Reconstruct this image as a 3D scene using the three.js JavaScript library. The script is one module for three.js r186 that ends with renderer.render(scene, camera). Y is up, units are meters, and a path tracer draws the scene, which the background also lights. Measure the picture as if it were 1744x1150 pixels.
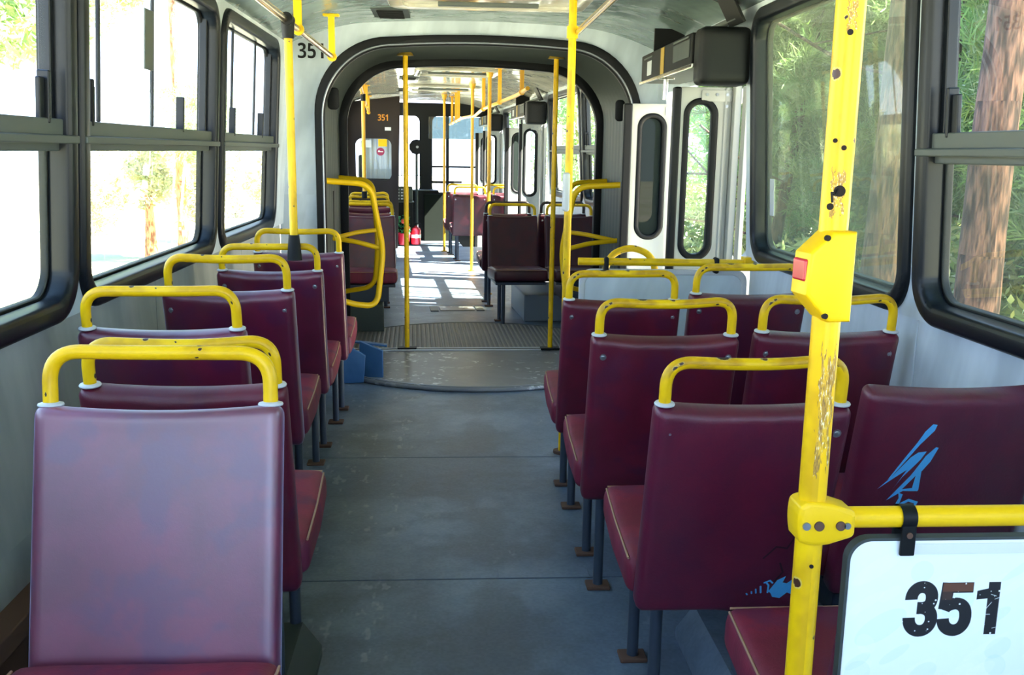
import * as THREE from 'three';
import { RoundedBoxGeometry } from 'three/addons/geometries/RoundedBoxGeometry.js';
import { mergeGeometries, mergeVertices, toCreasedNormals } from 'three/addons/utils/BufferGeometryUtils.js';
import { FontLoader } from 'three/addons/loaders/FontLoader.js';
import { TextGeometry } from 'three/addons/geometries/TextGeometry.js';

// ---------------------------------------------------------------- camera, sky, sun, exposure
const scene = new THREE.Scene();
const camera = new THREE.PerspectiveCamera(39.05, 1744 / 1150, 0.05, 400);
camera.position.set(-0.155, 1.37, 0);
camera.rotation.order = 'YXZ';
camera.rotation.set(-0.1927, -0.068, 0.015);
const renderer = new THREE.WebGLRenderer({ antialias: true });
renderer.toneMapping = THREE.LinearToneMapping;
renderer.toneMappingExposure = 5.4;
renderer.shadowMap.enabled = true;
renderer.shadowMap.type = THREE.PCFSoftShadowMap;
{
  const w = 128, h = 64, a = new Float32Array(w * h * 4);
  for (let j = 0; j < h; j++) for (let i = 0; i < w; i++) {
    const el = ((j + 0.5) / h - 0.5) * Math.PI, t = Math.pow(Math.max(0, Math.sin(el)), 0.55);
    const k = (j * w + i) * 4;
    a[k] = 1.02 - 0.7 * t; a[k + 1] = 1.2 - 0.6 * t; a[k + 2] = 1.55 - 0.36 * t; a[k + 3] = 1;
  }
  const sky = new THREE.DataTexture(a, w, h, THREE.RGBAFormat, THREE.FloatType);
  sky.mapping = THREE.EquirectangularReflectionMapping; sky.magFilter = THREE.LinearFilter; sky.needsUpdate = true;
  scene.background = sky; scene.environment = sky;
}
const sun = new THREE.DirectionalLight(new THREE.Color(1, 0.93, 0.82), 23);
sun.position.set(20, 23.5, 5 - 6); sun.target.position.set(0, 0, -6);
sun.castShadow = true; sun.shadow.mapSize.set(2048, 2048); sun.shadow.radius = 1;
Object.assign(sun.shadow.camera, { left: -22, right: 22, top: 22, bottom: -22, near: 1, far: 80 });
scene.add(sun, sun.target);

// ---------------------------------------------------------------- helpers
let seed = 7;
const rnd = () => { seed = (seed * 1664525 + 1013904223) >>> 0; return seed / 4294967296; };
const rr = (a, b) => a + (b - a) * rnd();
const used = new Map();
function numbered(n) { const k = used.get(n) || 0; used.set(n, k + 1); return k ? `${n}_${String(k).padStart(3, '0')}` : n; }
const V = (x, y, d) => new THREE.Vector3(x, y, -d);
const TH = THREE.MathUtils.degToRad(4), PIV = [0.03, 6.43];
const cT = Math.cos(TH), sT = Math.sin(TH);
const F = (u, y, s) => new THREE.Vector3(PIV[0] + u * cT - s * sT, y, -(PIV[1] + u * sT + s * cT));   // front section, bent 4 degrees at the joint
function thing(name, label, category, pos, turn = 0, group) {
  const o = new THREE.Group(); o.name = numbered(name); scene.add(o);
  o.position.copy(pos || new THREE.Vector3()); o.rotation.y = turn;
  tag(o, label, category, group); return o;
}
function tag(o, label, category, group) { o.userData = { label, category }; if (group) o.userData.group = group; return o; }
function part(parent, name, geo, m, pos, rot) {
  const o = new THREE.Mesh(geo, m); o.name = name; parent.add(o);
  if (pos) o.position.set(...pos); if (rot) o.rotation.set(...rot);
  return o;
}
function single(name, label, category, geo, m, pos, turn = 0, group) {
  const o = new THREE.Mesh(geo, m); o.name = numbered(name); scene.add(o);
  if (pos) o.position.copy(pos); o.rotation.y = turn; return tag(o, label, category, group);
}
function struct(name, pos, turn = 0) {
  const o = new THREE.Group(); o.name = numbered(name); scene.add(o); if (pos) o.position.copy(pos); o.rotation.y = turn;
  o.userData.kind = 'structure'; return o;
}
function structMesh(name, geo, m, pos, turn = 0) {
  const o = new THREE.Mesh(geo, m); o.name = numbered(name); scene.add(o); if (pos) o.position.copy(pos); o.rotation.y = turn;
  o.userData.kind = 'structure'; return o;
}
function boxUV(g) {
  g = g.index ? g.toNonIndexed() : g; const p = g.attributes.position, n = g.attributes.normal, uv = new Float32Array(p.count * 2);
  for (let i = 0; i < p.count; i++) {
    const ax = Math.abs(n.getX(i)), ay = Math.abs(n.getY(i)), az = Math.abs(n.getZ(i));
    if (ax >= ay && ax >= az) { uv[2 * i] = p.getZ(i); uv[2 * i + 1] = p.getY(i); }
    else if (ay >= az) { uv[2 * i] = p.getX(i); uv[2 * i + 1] = p.getZ(i); }
    else { uv[2 * i] = p.getX(i); uv[2 * i + 1] = p.getY(i); }
  }
  g.setAttribute('uv', new THREE.BufferAttribute(uv, 2)); return g;
}
const bx = (w, h, d, x = 0, y = 0, z = 0, r = 0.004) => boxUV(new RoundedBoxGeometry(w, h, d, 2, Math.min(r, w / 2.01, h / 2.01, d / 2.01)).translate(x, y, z));
const cyl = (r, h, n = 20, r2 = r) => new THREE.CylinderGeometry(r2, r, h, n);
const merge = (l) => mergeGeometries(l.map((g) => { const q = g.index ? g.toNonIndexed() : g; for (const k of Object.keys(q.attributes)) if (!['position', 'normal', 'uv'].includes(k)) q.deleteAttribute(k); return q; }));
function path(pts, r) {
  const c = new THREE.CurvePath(); let last = pts[0];
  for (let i = 1; i < pts.length - 1; i++) {
    const a = pts[i - 1], b = pts[i], d = pts[i + 1];
    const k = Math.min(r, a.distanceTo(b) * 0.48, b.distanceTo(d) * 0.48);
    const p = b.clone().lerp(a, k / a.distanceTo(b)), q = b.clone().lerp(d, k / b.distanceTo(d));
    if (p.distanceTo(last) > 1e-5) c.add(new THREE.LineCurve3(last, p)); c.add(new THREE.QuadraticBezierCurve3(p, b, q)); last = q;
  }
  c.add(new THREE.LineCurve3(last, pts[pts.length - 1])); return c;
}
function tube(pts, r, bend = 0.05, seg = 48, rad = 14) {
  const c = pts.isCurve || pts.getPointAt ? pts : path(pts, bend), L = c.getLength();
  const g = new THREE.TubeGeometry(c, seg, r, rad), uv = g.attributes.uv;
  for (let i = 0; i < uv.count; i++) uv.setXY(i, uv.getX(i) * L, uv.getY(i) * 2 * Math.PI * r);
  const caps = [0, 1].map((t) => {
    const p = c.getPointAt(t), tan = c.getTangentAt(t).multiplyScalar(t ? 1 : -1);
    return new THREE.CircleGeometry(r, rad).applyQuaternion(new THREE.Quaternion().setFromUnitVectors(new THREE.Vector3(0, 0, 1), tan)).translate(p.x, p.y, p.z);
  });
  return merge([g, ...caps]);
}
function rrect(x0, y0, x1, y1, r, C = THREE.Shape) {
  const s = new C();
  s.moveTo(x0 + r, y0); s.lineTo(x1 - r, y0); s.absarc(x1 - r, y0 + r, r, -Math.PI / 2, 0); s.lineTo(x1, y1 - r); s.absarc(x1 - r, y1 - r, r, 0, Math.PI / 2);
  s.lineTo(x0 + r, y1); s.absarc(x0 + r, y1 - r, r, Math.PI / 2, Math.PI); s.lineTo(x0, y0 + r); s.absarc(x0 + r, y0 + r, r, Math.PI, Math.PI * 1.5); return s;
}
function ext(shape, depth, bevel = 0, z = 0, seg = 8) {
  const o = bevel ? { depth: depth - 2 * bevel, bevelEnabled: true, bevelSize: bevel, bevelThickness: bevel, bevelOffset: -bevel, bevelSegments: 3, curveSegments: seg } : { depth, bevelEnabled: false, curveSegments: seg };
  const g = new THREE.ExtrudeGeometry(shape, o).translate(0, 0, z + bevel); return boxUV(bevel ? toCreasedNormals(g, 0.75) : g);
}
function pad(w, h, t, r, nx, ny, nz, fn) {   // cushion: rounded box with a deformable skin, base at y = 0
  let g = new THREE.BoxGeometry(2, 2, 2, nx, ny, nz); const p = g.attributes.position, hf = [w / 2, h / 2, t / 2];
  const e = (v) => Math.sign(v) * (1 - Math.pow(1 - Math.abs(v), 1.7));
  for (let i = 0; i < p.count; i++) {
    const q = [e(p.getX(i)) * hf[0], e(p.getY(i)) * hf[1], e(p.getZ(i)) * hf[2]];
    const c = q.map((v, k) => Math.max(-(hf[k] - r), Math.min(hf[k] - r, v))), d = q.map((v, k) => v - c[k]), L = Math.hypot(...d) || 1;
    const s = q.map((v, k) => c[k] + d[k] / L * r); if (fn) fn(s);
    p.setXYZ(i, s[0], s[1] + h / 2, s[2]);
  }
  g.deleteAttribute('uv'); g.deleteAttribute('normal'); g = mergeVertices(g, 1e-5); g.computeVertexNormals();
  const q = g.attributes.position, uv = new Float32Array(q.count * 2); for (let i = 0; i < q.count; i++) { uv[2 * i] = q.getX(i); uv[2 * i + 1] = h > t ? q.getY(i) : q.getZ(i); }
  g.setAttribute('uv', new THREE.BufferAttribute(uv, 2)); return g;
}

// ---------------------------------------------------------------- procedural textures
function lattice(n, s) { const a = new Float32Array(n * n); let q = s * 7919 + 13; for (let i = 0; i < n * n; i++) { q = (q * 1664525 + 1013904223) >>> 0; a[i] = q / 4294967296; } return a; }
function noise(n, s) { const a = lattice(n, s); return (x, y) => { x = ((x % 1) + 1) % 1 * n; y = ((y % 1) + 1) % 1 * n; const i = Math.floor(x) % n, j = Math.floor(y) % n, f = x - Math.floor(x), g = y - Math.floor(y), u = f * f * (3 - 2 * f), v = g * g * (3 - 2 * g), i1 = (i + 1) % n, j1 = (j + 1) % n; return (a[j * n + i] * (1 - u) + a[j * n + i1] * u) * (1 - v) + (a[j1 * n + i] * (1 - u) + a[j1 * n + i1] * u) * v; }; }
function fbm(s, n0, oct) { const f = []; for (let k = 0; k < oct; k++) f.push(noise(n0 << k, s + k * 31)); return (x, y) => { let v = 0, w = 0, a = 1; for (const q of f) { v += q(x, y) * a; w += a; a *= 0.55; } return v / w; }; }
function tex(size, metres, fn, srgb = true) {
  const a = new Uint8Array(size * size * 4);
  for (let j = 0; j < size; j++) for (let i = 0; i < size; i++) { const c = fn(i / size, j / size), k = (j * size + i) * 4; for (let q = 0; q < 3; q++) a[k + q] = Math.max(0, Math.min(255, c[q] ?? c[0])); a[k + 3] = 255; }
  const t = new THREE.DataTexture(a, size, size, THREE.RGBAFormat); t.wrapS = t.wrapT = THREE.RepeatWrapping; t.magFilter = THREE.LinearFilter; t.minFilter = THREE.LinearMipmapLinearFilter; t.generateMipmaps = true;
  t.repeat.set(1 / metres, 1 / metres); if (srgb) t.colorSpace = THREE.SRGBColorSpace; t.needsUpdate = true; return t;
}
const mix = (a, b, t) => a.map((v, i) => v + (b[i] - v) * t), sm = (a, b, x) => { x = Math.max(0, Math.min(1, (x - a) / (b - a))); return x * x * (3 - 2 * x); };
const nA = fbm(1, 4, 5), nB = fbm(5, 8, 4), nC = fbm(9, 32, 3), nD = fbm(11, 3, 4), nF = noise(128, 17);
const T = {
  marble: tex(512, 1.1, (x, y) => { const s = nB(x + 0.06 * nA(y, x), (y * 1 - x * 2 + 4) * 0.5) * 0.6 + nA(x, y) * 0.4; return mix([178, 190, 199], [212, 223, 231], sm(0.25, 0.75, s)); }),
  floor: tex(1024, 1.9, (x, y) => { const n = nA(x, y), k = nB(y, x), scuff = sm(0.66, 0.8, nC(x * 2, y)) * sm(0.5, 0.62, nD(x, y)); let c = mix([84, 98, 113], [114, 129, 145], sm(0.3, 0.7, n)); c = mix(c, [74, 84, 94], sm(0.5, 0.72, k) * 0.55); c = mix(c, [160, 166, 170], scuff * 0.45); const v = (nF(x * 2, y * 2) - 0.5) * 12; return c.map((q) => q + v); }),
  floorBump: tex(512, 1.9, (x, y) => { const v = nA(x, y) * 130 + nC(x, y) * 80; return [v, v, v]; }, false),
  vinyl: tex(512, 0.6, (x, y) => { const n = nA(x, y), k = nB(y, x); return mix(mix([96, 18, 44], [118, 24, 54], sm(0.3, 0.7, n)), [82, 24, 60], sm(0.5, 0.75, k) * 0.7); }),
  grain: tex(512, 0.16, (x, y) => { const v = nC(x, y) * 170 + nF(x, y) * 60; return [v, v, v]; }, false),
  wave: tex(256, 0.9, (x, y) => { const v = nD(x, y) * 255; return [v, v, v]; }, false),
  ...Object.fromEntries([['yellow', 9, 0.5, 0.002, 0.006], ['yellowWorn', 20, 0.9, 0.003, 0.0085]].map(([name, num, dirt, r0, r1]) => {
    const chips = []; for (let i = 0; i < num; i++) chips.push([rnd(), rnd() * 0.16, rr(r0, r1) * (rnd() < 0.25 ? 1.6 : 1), rnd()]);
    return [name, tex(1024, 0.62, (x, y) => { let c = mix([240, 188, 4], [248, 202, 14], nA(x, y)); c = mix(c, [190, 142, 24], sm(0.55, 0.8, nB(x, y)) * dirt); y = (y * 6.2) % 1 * 0.16; for (const [cx, cy, r, t] of chips) { const d = Math.hypot((x - cx) * (t > 0.5 ? 0.6 : 1), (y - cy)) + (nC(x * 3, y * 9) - 0.5) * 0.006; if (d < r * 1.35) c = d < r ? mix([92, 56, 34], [44, 30, 26], t) : mix(c, [206, 190, 150], 0.5); } return c; })];
  })),
  grime: tex(256, 1, (x, y) => { const n = nC(x, y), k = nB(x, y); let c = mix([226, 178, 20], [170, 128, 44], sm(0.35, 0.65, k)); c = mix(c, [236, 226, 190], sm(0.62, 0.74, n)); return mix(c, [98, 74, 44], sm(0.4, 0.3, n) * 0.6); }),
  grimeEdge: tex(256, 1, (x, y) => { const e = Math.min(x, 1 - x, y * 1.2, (1 - y) * 1.2), v = 255 * sm(0.0, 0.45, e + (nB(x, y) - 0.5) * 0.5 + 0.02); return [v, v, v]; }, false),
  ribs: tex(256, 0.26, (x) => { const v = Math.abs(((x * 8) % 1) - 0.5) * 2; const q = sm(0.25, 0.6, v) * 255; return [q, q, q]; }, false),
  ribColor: tex(512, 1.3, (x, y) => { const n = nA(x, y), s = sm(0.35, 0.6, Math.abs(((x * 40) % 1) - 0.5) * 2); return mix(mix([104, 99, 92], [140, 134, 122], n), [76, 76, 76], s * 0.55); }),
  plate: tex(512, 1.2, (x, y) => { const n = nB(x + 0.1 * nA(y, x), y), sc = sm(0.6, 0.78, nC(x * 0.5 + y, y * 0.5 - x)) * sm(0.45, 0.6, nD(x, y)); return mix(mix([100, 104, 108], [124, 126, 130], n), [190, 194, 200], sc * 0.9); }),
  bark: tex(512, 0.9, (x, y) => { const v = nC(x * 1, y * 0.25), k = nB(x * 2, y * 0.5); return mix(mix([70, 56, 48], [158, 126, 108], sm(0.25, 0.75, v)), [186, 150, 130], sm(0.55, 0.8, k) * 0.5); }),
  barkBump: tex(512, 0.9, (x, y) => { const v = nC(x, y * 0.25) * 255; return [v, v, v]; }, false),
  ground: tex(512, 7, (x, y) => mix(mix([206, 200, 180], [172, 172, 138], sm(0.35, 0.6, nA(x, y))), [206, 190, 150], sm(0.5, 0.8, nB(y, x)) * 0.6)),
  gravel: tex(256, 2, (x, y) => { const v = nC(x, y) * 255; return [v, v, v]; }, false),
};
const std = (o) => new THREE.MeshStandardMaterial(o), phy = (o) => new THREE.MeshPhysicalMaterial(o);
const M = {
  laminate: std({ map: T.marble, roughness: 0.42, bumpMap: T.wave, bumpScale: 0.002 }),
  laminateOldShaded: std({ map: T.marble, color: 0xcdc6bc, roughness: 0.5 }),  // old dirty laminate; the dimness under these windows is put into its tint
  yellowWorn: phy({ map: T.yellowWorn, roughness: 0.42, specularIntensity: 0.6, clearcoat: 0.1, clearcoatRoughness: 0.3 }),
  grime: std({ map: T.grime, alphaMap: T.grimeEdge, alphaTest: 0.5, roughness: 0.5 }),
  ceilingRear: phy({ map: T.marble, color: 0x9aa69c, roughness: 0.18, bumpMap: T.wave, bumpScale: 0.014 }),  // the ceiling laminate darkened to grey-green, low light painted into the colour
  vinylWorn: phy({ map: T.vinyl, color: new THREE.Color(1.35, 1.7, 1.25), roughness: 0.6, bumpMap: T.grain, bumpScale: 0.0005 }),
  boxGrey: std({ color: 0x76808a, roughness: 0.5 }),
  cabGreen: phy({ color: 0x0f1611, roughness: 0.8, specularIntensity: 0.25 }),
  paintOrange: phy({ color: 0xf0b01e, roughness: 0.35, clearcoat: 0.2 }),
  glassDark: phy({ color: 0x2c3532, roughness: 0, transmission: 0.4, thickness: 0, ior: 1.5, specularIntensity: 0.12 }),
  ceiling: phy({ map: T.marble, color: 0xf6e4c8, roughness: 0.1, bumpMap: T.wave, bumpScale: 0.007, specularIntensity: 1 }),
  floor: std({ map: T.floor, roughness: 0.46, bumpMap: T.floorBump, bumpScale: 0.004 }),
  vinyl: phy({ map: T.vinyl, color: 0xe2dce4, roughness: 0.42, bumpMap: T.grain, bumpScale: 0.0005, clearcoat: 0.25, clearcoatRoughness: 0.45 }),
  vinylSkyTint: phy({ map: T.vinyl, color: 0xe6ccff, roughness: 0.3, bumpMap: T.grain, bumpScale: 0.0003, clearcoat: 1, clearcoatRoughness: 0.42, sheen: 1, sheenRoughness: 0.6, sheenColor: new THREE.Color(0.55, 0.6, 1) }),  // same maroon vinyl, tinted violet to stand for the blue sky reflected in it
  vinylSkySheen: phy({ map: T.vinyl, color: new THREE.Color(1.05, 1.9, 1.9), roughness: 0.4, ior: 1.9, bumpMap: T.grain, bumpScale: 0.00012, clearcoat: 1, clearcoatRoughness: 0.4, sheen: 1, sheenRoughness: 0.6, sheenColor: new THREE.Color(0.55, 0.6, 1) }),  // sky sheen on the rear-facing seat, painted into base colour and gloss
  vinylBrown: phy({ map: T.vinyl, color: 0xa09a96, roughness: 0.45, bumpMap: T.grain, bumpScale: 0.0005 }),
  piping: std({ color: 0xa98268, roughness: 0.8 }),
  yellow: phy({ map: T.yellow, roughness: 0.38, specularIntensity: 0.6, clearcoat: 0.12, clearcoatRoughness: 0.2 }),
  paintYellow: phy({ color: 0xf4c40c, roughness: 0.4, specularIntensity: 0.6 }),
  dullYellow: std({ color: 0xb09030, roughness: 0.55 }),
  darkTube: std({ color: 0x3a2b26, roughness: 0.45 }),
  rubber: phy({ color: 0x0c0e10, roughness: 0.5, specularIntensity: 0.5 }),
  gasket: phy({ color: 0x12171d, roughness: 0.36, specularIntensity: 0.55 }),
  alu: std({ color: 0x5c625f, roughness: 0.5, metalness: 0.35, bumpMap: T.wave, bumpScale: 0.001 }),
  chrome: std({ color: 0xd8d2c4, roughness: 0.16, metalness: 1 }),
  brass: std({ color: 0xcdb89a, roughness: 0.2, metalness: 0.95 }),
  collar: std({ color: 0xc8ccd0, roughness: 0.4 }),
  steel: std({ color: 0x9aa0a6, roughness: 0.35, metalness: 0.8 }),
  leg: std({ color: 0x3d4653, roughness: 0.5, metalness: 0.2 }),
  rust: std({ color: 0x5e4334, roughness: 0.85 }),
  black: phy({ color: 0x0e0f10, roughness: 0.55, specularIntensity: 0.5 }),
  hole: std({ color: 0x1a1210, roughness: 0.9 }),
  door: std({ color: 0xaaaca5, roughness: 0.4 }),
  boxGreen: std({ color: 0x3c463f, roughness: 0.5 }),
  flapBlue: std({ color: 0x2f5a86, roughness: 0.5, bumpMap: T.wave, bumpScale: 0.02 }),
  bellows: std({ color: 0x3d4442, roughness: 0.6, bumpMap: T.wave, bumpScale: 0.004 }),
  bellowsDark: phy({ color: 0x14171a, roughness: 0.55, specularIntensity: 0.5 }),
  partition: phy({ color: 0x2a211f, roughness: 0.5, specularIntensity: 0.6 }),
  redPlastic: std({ color: 0xc0263a, roughness: 0.25 }),
  white: std({ color: 0xe6e8e8, roughness: 0.5 }),
  glass: phy({ color: 0xf4faf8, roughness: 0, transmission: 0.97, thickness: 0, ior: 1.5 }),
  glassDusty: phy({ color: 0xdfe6da, roughness: 0, transmission: 0.9, thickness: 0, ior: 1.5 }),
  glassHazy: phy({ color: 0xe2eadc, roughness: 0, transmission: 0.88, thickness: 0, ior: 1.5, specularIntensity: 0.3 }),
  glassGrey: phy({ color: 0x9aa6a4, roughness: 0, transmission: 0.85, thickness: 0, ior: 1.5 }),
  plate: std({ map: T.plate, roughness: 0.42, metalness: 0.15, bumpMap: T.wave, bumpScale: 0.004 }),
  ribbed: std({ map: T.ribColor, roughness: 0.55, bumpMap: T.ribs, bumpScale: 0.004 }),
  barkGlare: std({ map: T.bark, color: new THREE.Color(2.6, 1.7, 1.2), roughness: 0.95, bumpMap: T.barkBump, bumpScale: 0.02 }),  // bark lightened so the overexposed glare of the clearing is in its colour
  bark: std({ map: T.bark, color: 0xc0b0ab, roughness: 0.95, bumpMap: T.barkBump, bumpScale: 0.02 }),
  barkDark: std({ map: T.bark, color: 0x8a8078, roughness: 0.95, bumpMap: T.barkBump, bumpScale: 0.02 }),
  ground: std({ map: T.ground, roughness: 1, bumpMap: T.gravel, bumpScale: 0.02 }),
  leaf: phy({ color: 0xffffff, roughness: 0.95, transmission: 0.5, thickness: 0, side: THREE.DoubleSide }),
};
const font = await new FontLoader().loadAsync('fonts/droid/droid_sans_bold.typeface.json');

// ---------------------------------------------------------------- bus body frames
const LEAN = 0.06, SILL = 0.926, WX = 1.15, LOWX = 1.17;
// the local frame of a leaning side wall: x runs along the bus (to the right when one faces that wall), y up from the sill, z into the bus
function onWall(o, side, front, d, y = SILL) {
  const x = side * (WX - LEAN * (y - SILL));
  o.position.copy(front ? F(x, y, d) : V(x, y, d));
  o.rotation.order = 'YXZ'; o.rotation.set(LEAN, -side * Math.PI / 2 + (front ? TH : 0), 0);
  return o;
}
const CEIL = []; for (let i = 0; i <= 40; i++) { const x = -1.09 + 2.18 * i / 40, k = Math.abs(x); CEIL.push([x, k < 0.6 ? 2.12 - 0.02 * (k / 0.6) ** 2 : 2.10 - 0.13 * ((k - 0.6) / 0.49) ** 1.7]); }
function ceilingGeo(d0, d1) {
  const s = new THREE.Shape(); CEIL.forEach(([x, y], i) => (i ? s.lineTo(x, y) : s.moveTo(x, y)));
  s.lineTo(1.16, 1.97); s.lineTo(1.16, 2.2); s.lineTo(-1.16, 2.2); s.lineTo(-1.16, 1.97);
  return boxUV(toCreasedNormals(new THREE.ExtrudeGeometry(s, { depth: d1 - d0, bevelEnabled: false }), 0.6)).translate(0, 0, -d1);
}
const UP = 1.05;   // height of the upper wall over the sill
function upperWall(side, front, d0, d1, wins, doors = []) {
  const m = (d) => -side * d, s = new THREE.Shape(), P = [[d0, 0]];
  for (const [a, b, top] of doors) P.push([a, 0], [a, top - SILL], [b, top - SILL], [b, 0]);
  P.push([d1, 0], [d1, UP], [d0, UP]);
  P.forEach(([d, y], i) => (i ? s.lineTo(m(d), y) : s.moveTo(m(d), y)));
  for (const [a, b, y0 = 0.02, y1 = 1.005] of wins) s.holes.push(rrect(Math.min(m(a), m(b)) + 0.02, y0, Math.max(m(a), m(b)) - 0.02, y1, 0.1, THREE.Path));
  const o = new THREE.Mesh(ext(s, 0.05, 0, -0.05), M.laminate); o.name = numbered(side < 0 ? 'wall_left' : 'wall_right'); o.userData.kind = 'structure';
  scene.add(onWall(o, side, front, 0)); return o;
}
function lowerPanels(wall, side, front, spans) {   // laminate sheets below the sill, a dark joint between two of them; they hang on the upper wall
  wall.updateMatrixWorld(true); const inv = wall.matrixWorld.clone().invert();
  for (const [a, b] of spans) {
    const g = bx(0.05, SILL + 0.05, b - a - 0.006, 0, 0, 0, 0.003), o = part(wall, 'wall_panel', g, side < 0 && !front ? M.laminateOldShaded : M.laminate);
    const m = new THREE.Matrix4().makeRotationY(front ? TH : 0); m.setPosition(front ? F(side * (LOWX + 0.025), SILL / 2 - 0.022, (a + b) / 2) : V(side * (LOWX + 0.025), SILL / 2 - 0.022, (a + b) / 2));
    o.applyMatrix4(inv.clone().multiply(m));
  }
}
// a bus window in the frame of its wall. opt.rail: transom with sliding panes over it; opt.bars: upright pane edges at these d; opt.latch: latches at these d
let winCount = 0;
function busWindow(side, front, d0, d1, opt = {}) {
  const o = new THREE.Group(); o.name = 'window_' + ++winCount; o.userData.kind = 'structure'; scene.add(o);
  const c = (d0 + d1) / 2, w = (d1 - d0) / 2, H = 1.025, gw = opt.gw ?? 0.056; onWall(o, side, front, c);
  const A = (d) => -side * (d - c);
  const ring = rrect(-w, 0, w, H, 0.13); ring.holes.push(rrect(-w + gw, gw, w - gw, H - gw, 0.075, THREE.Path));
  part(o, 'rubber_gasket', ext(ring, 0.065, 0.014, -0.045, 10), M.gasket);
  const lip = rrect(-w + gw * 0.55, gw * 0.55, w - gw * 0.55, H - gw * 0.55, 0.1); lip.holes.push(rrect(-w + gw + 0.008, gw + 0.008, w - gw - 0.008, H - gw - 0.008, 0.07, THREE.Path));
  part(o, 'inner_bead', ext(lip, 0.02, 0.004, -0.06, 10), M.rubber);
  const G = opt.glass || M.glass, ww = w - gw * 0.8;
  if (!opt.rail) { part(o, 'pane', ext(rrect(-ww, gw * 0.8, ww, H - gw * 0.8, 0.08), 0.004, 0, -0.04), G); return o; }
  const ry = 1.39 - SILL;
  const low = new THREE.Shape([[-ww, ry], [-ww, gw], [ww, gw], [ww, ry]].map((p) => new THREE.Vector2(...p)));
  part(o, 'pane', new THREE.PlaneGeometry(2 * ww, ry - gw * 0.8).translate(0, (ry + gw * 0.8) / 2, -0.04), opt.low || M.glassDusty);
  // transom of three stepped aluminium sections
  part(o, 'transom', merge([bx(2 * w - 0.06, 0.042, 0.05, 0, ry + 0.024, -0.025), bx(2 * w - 0.02, 0.02, 0.075, 0, ry - 0.004, -0.012), bx(2 * w - 0.09, 0.022, 0.04, 0, ry - 0.024, -0.03)]), M.alu);
  const y0 = ry + 0.045, y1 = H - gw * 0.8, edges = [-w + gw * 0.8, ...(opt.bars || []).map(A), w - gw * 0.8].sort((p, q) => p - q);
  for (let i = 0; i < edges.length - 1; i++) part(o, 'sliding_pane', new THREE.PlaneGeometry(edges[i + 1] - edges[i] + 0.02, y1 - y0).translate((edges[i] + edges[i + 1]) / 2, (y0 + y1) / 2, -0.045 + (i % 2) * 0.012), G);
  for (const d of opt.bars || []) part(o, 'pane_edge', bx(0.012, y1 - y0, 0.012, A(d), (y0 + y1) / 2, -0.035), M.gasket);
  for (const q of [-1, 1]) part(o, 'side_channel', bx(0.024, y1 - y0 + 0.02, 0.03, q * (w - gw - 0.006), (y0 + y1) / 2, -0.036), M.gasket);
  for (const [d, k] of opt.latch || []) { const l = part(o, 'latch', merge([bx(0.012, 0.125, 0.03, A(d), y0 + 0.05, -0.012), bx(0.03, 0.1, 0.012, A(d) + 0.022 * (k ? 1 : -1), y0 + 0.045, -0.012)]), k === 2 ? M.black : M.gasket); l.userData.label = 'pull latch of the sliding pane'; }
  if (opt.plate) part(o, 'handle_plate', bx(0.09, 0.19, 0.006, A(opt.plate), 1.71 - SILL, -0.028, 0.003), M.alu);
  return o;
}

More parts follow.
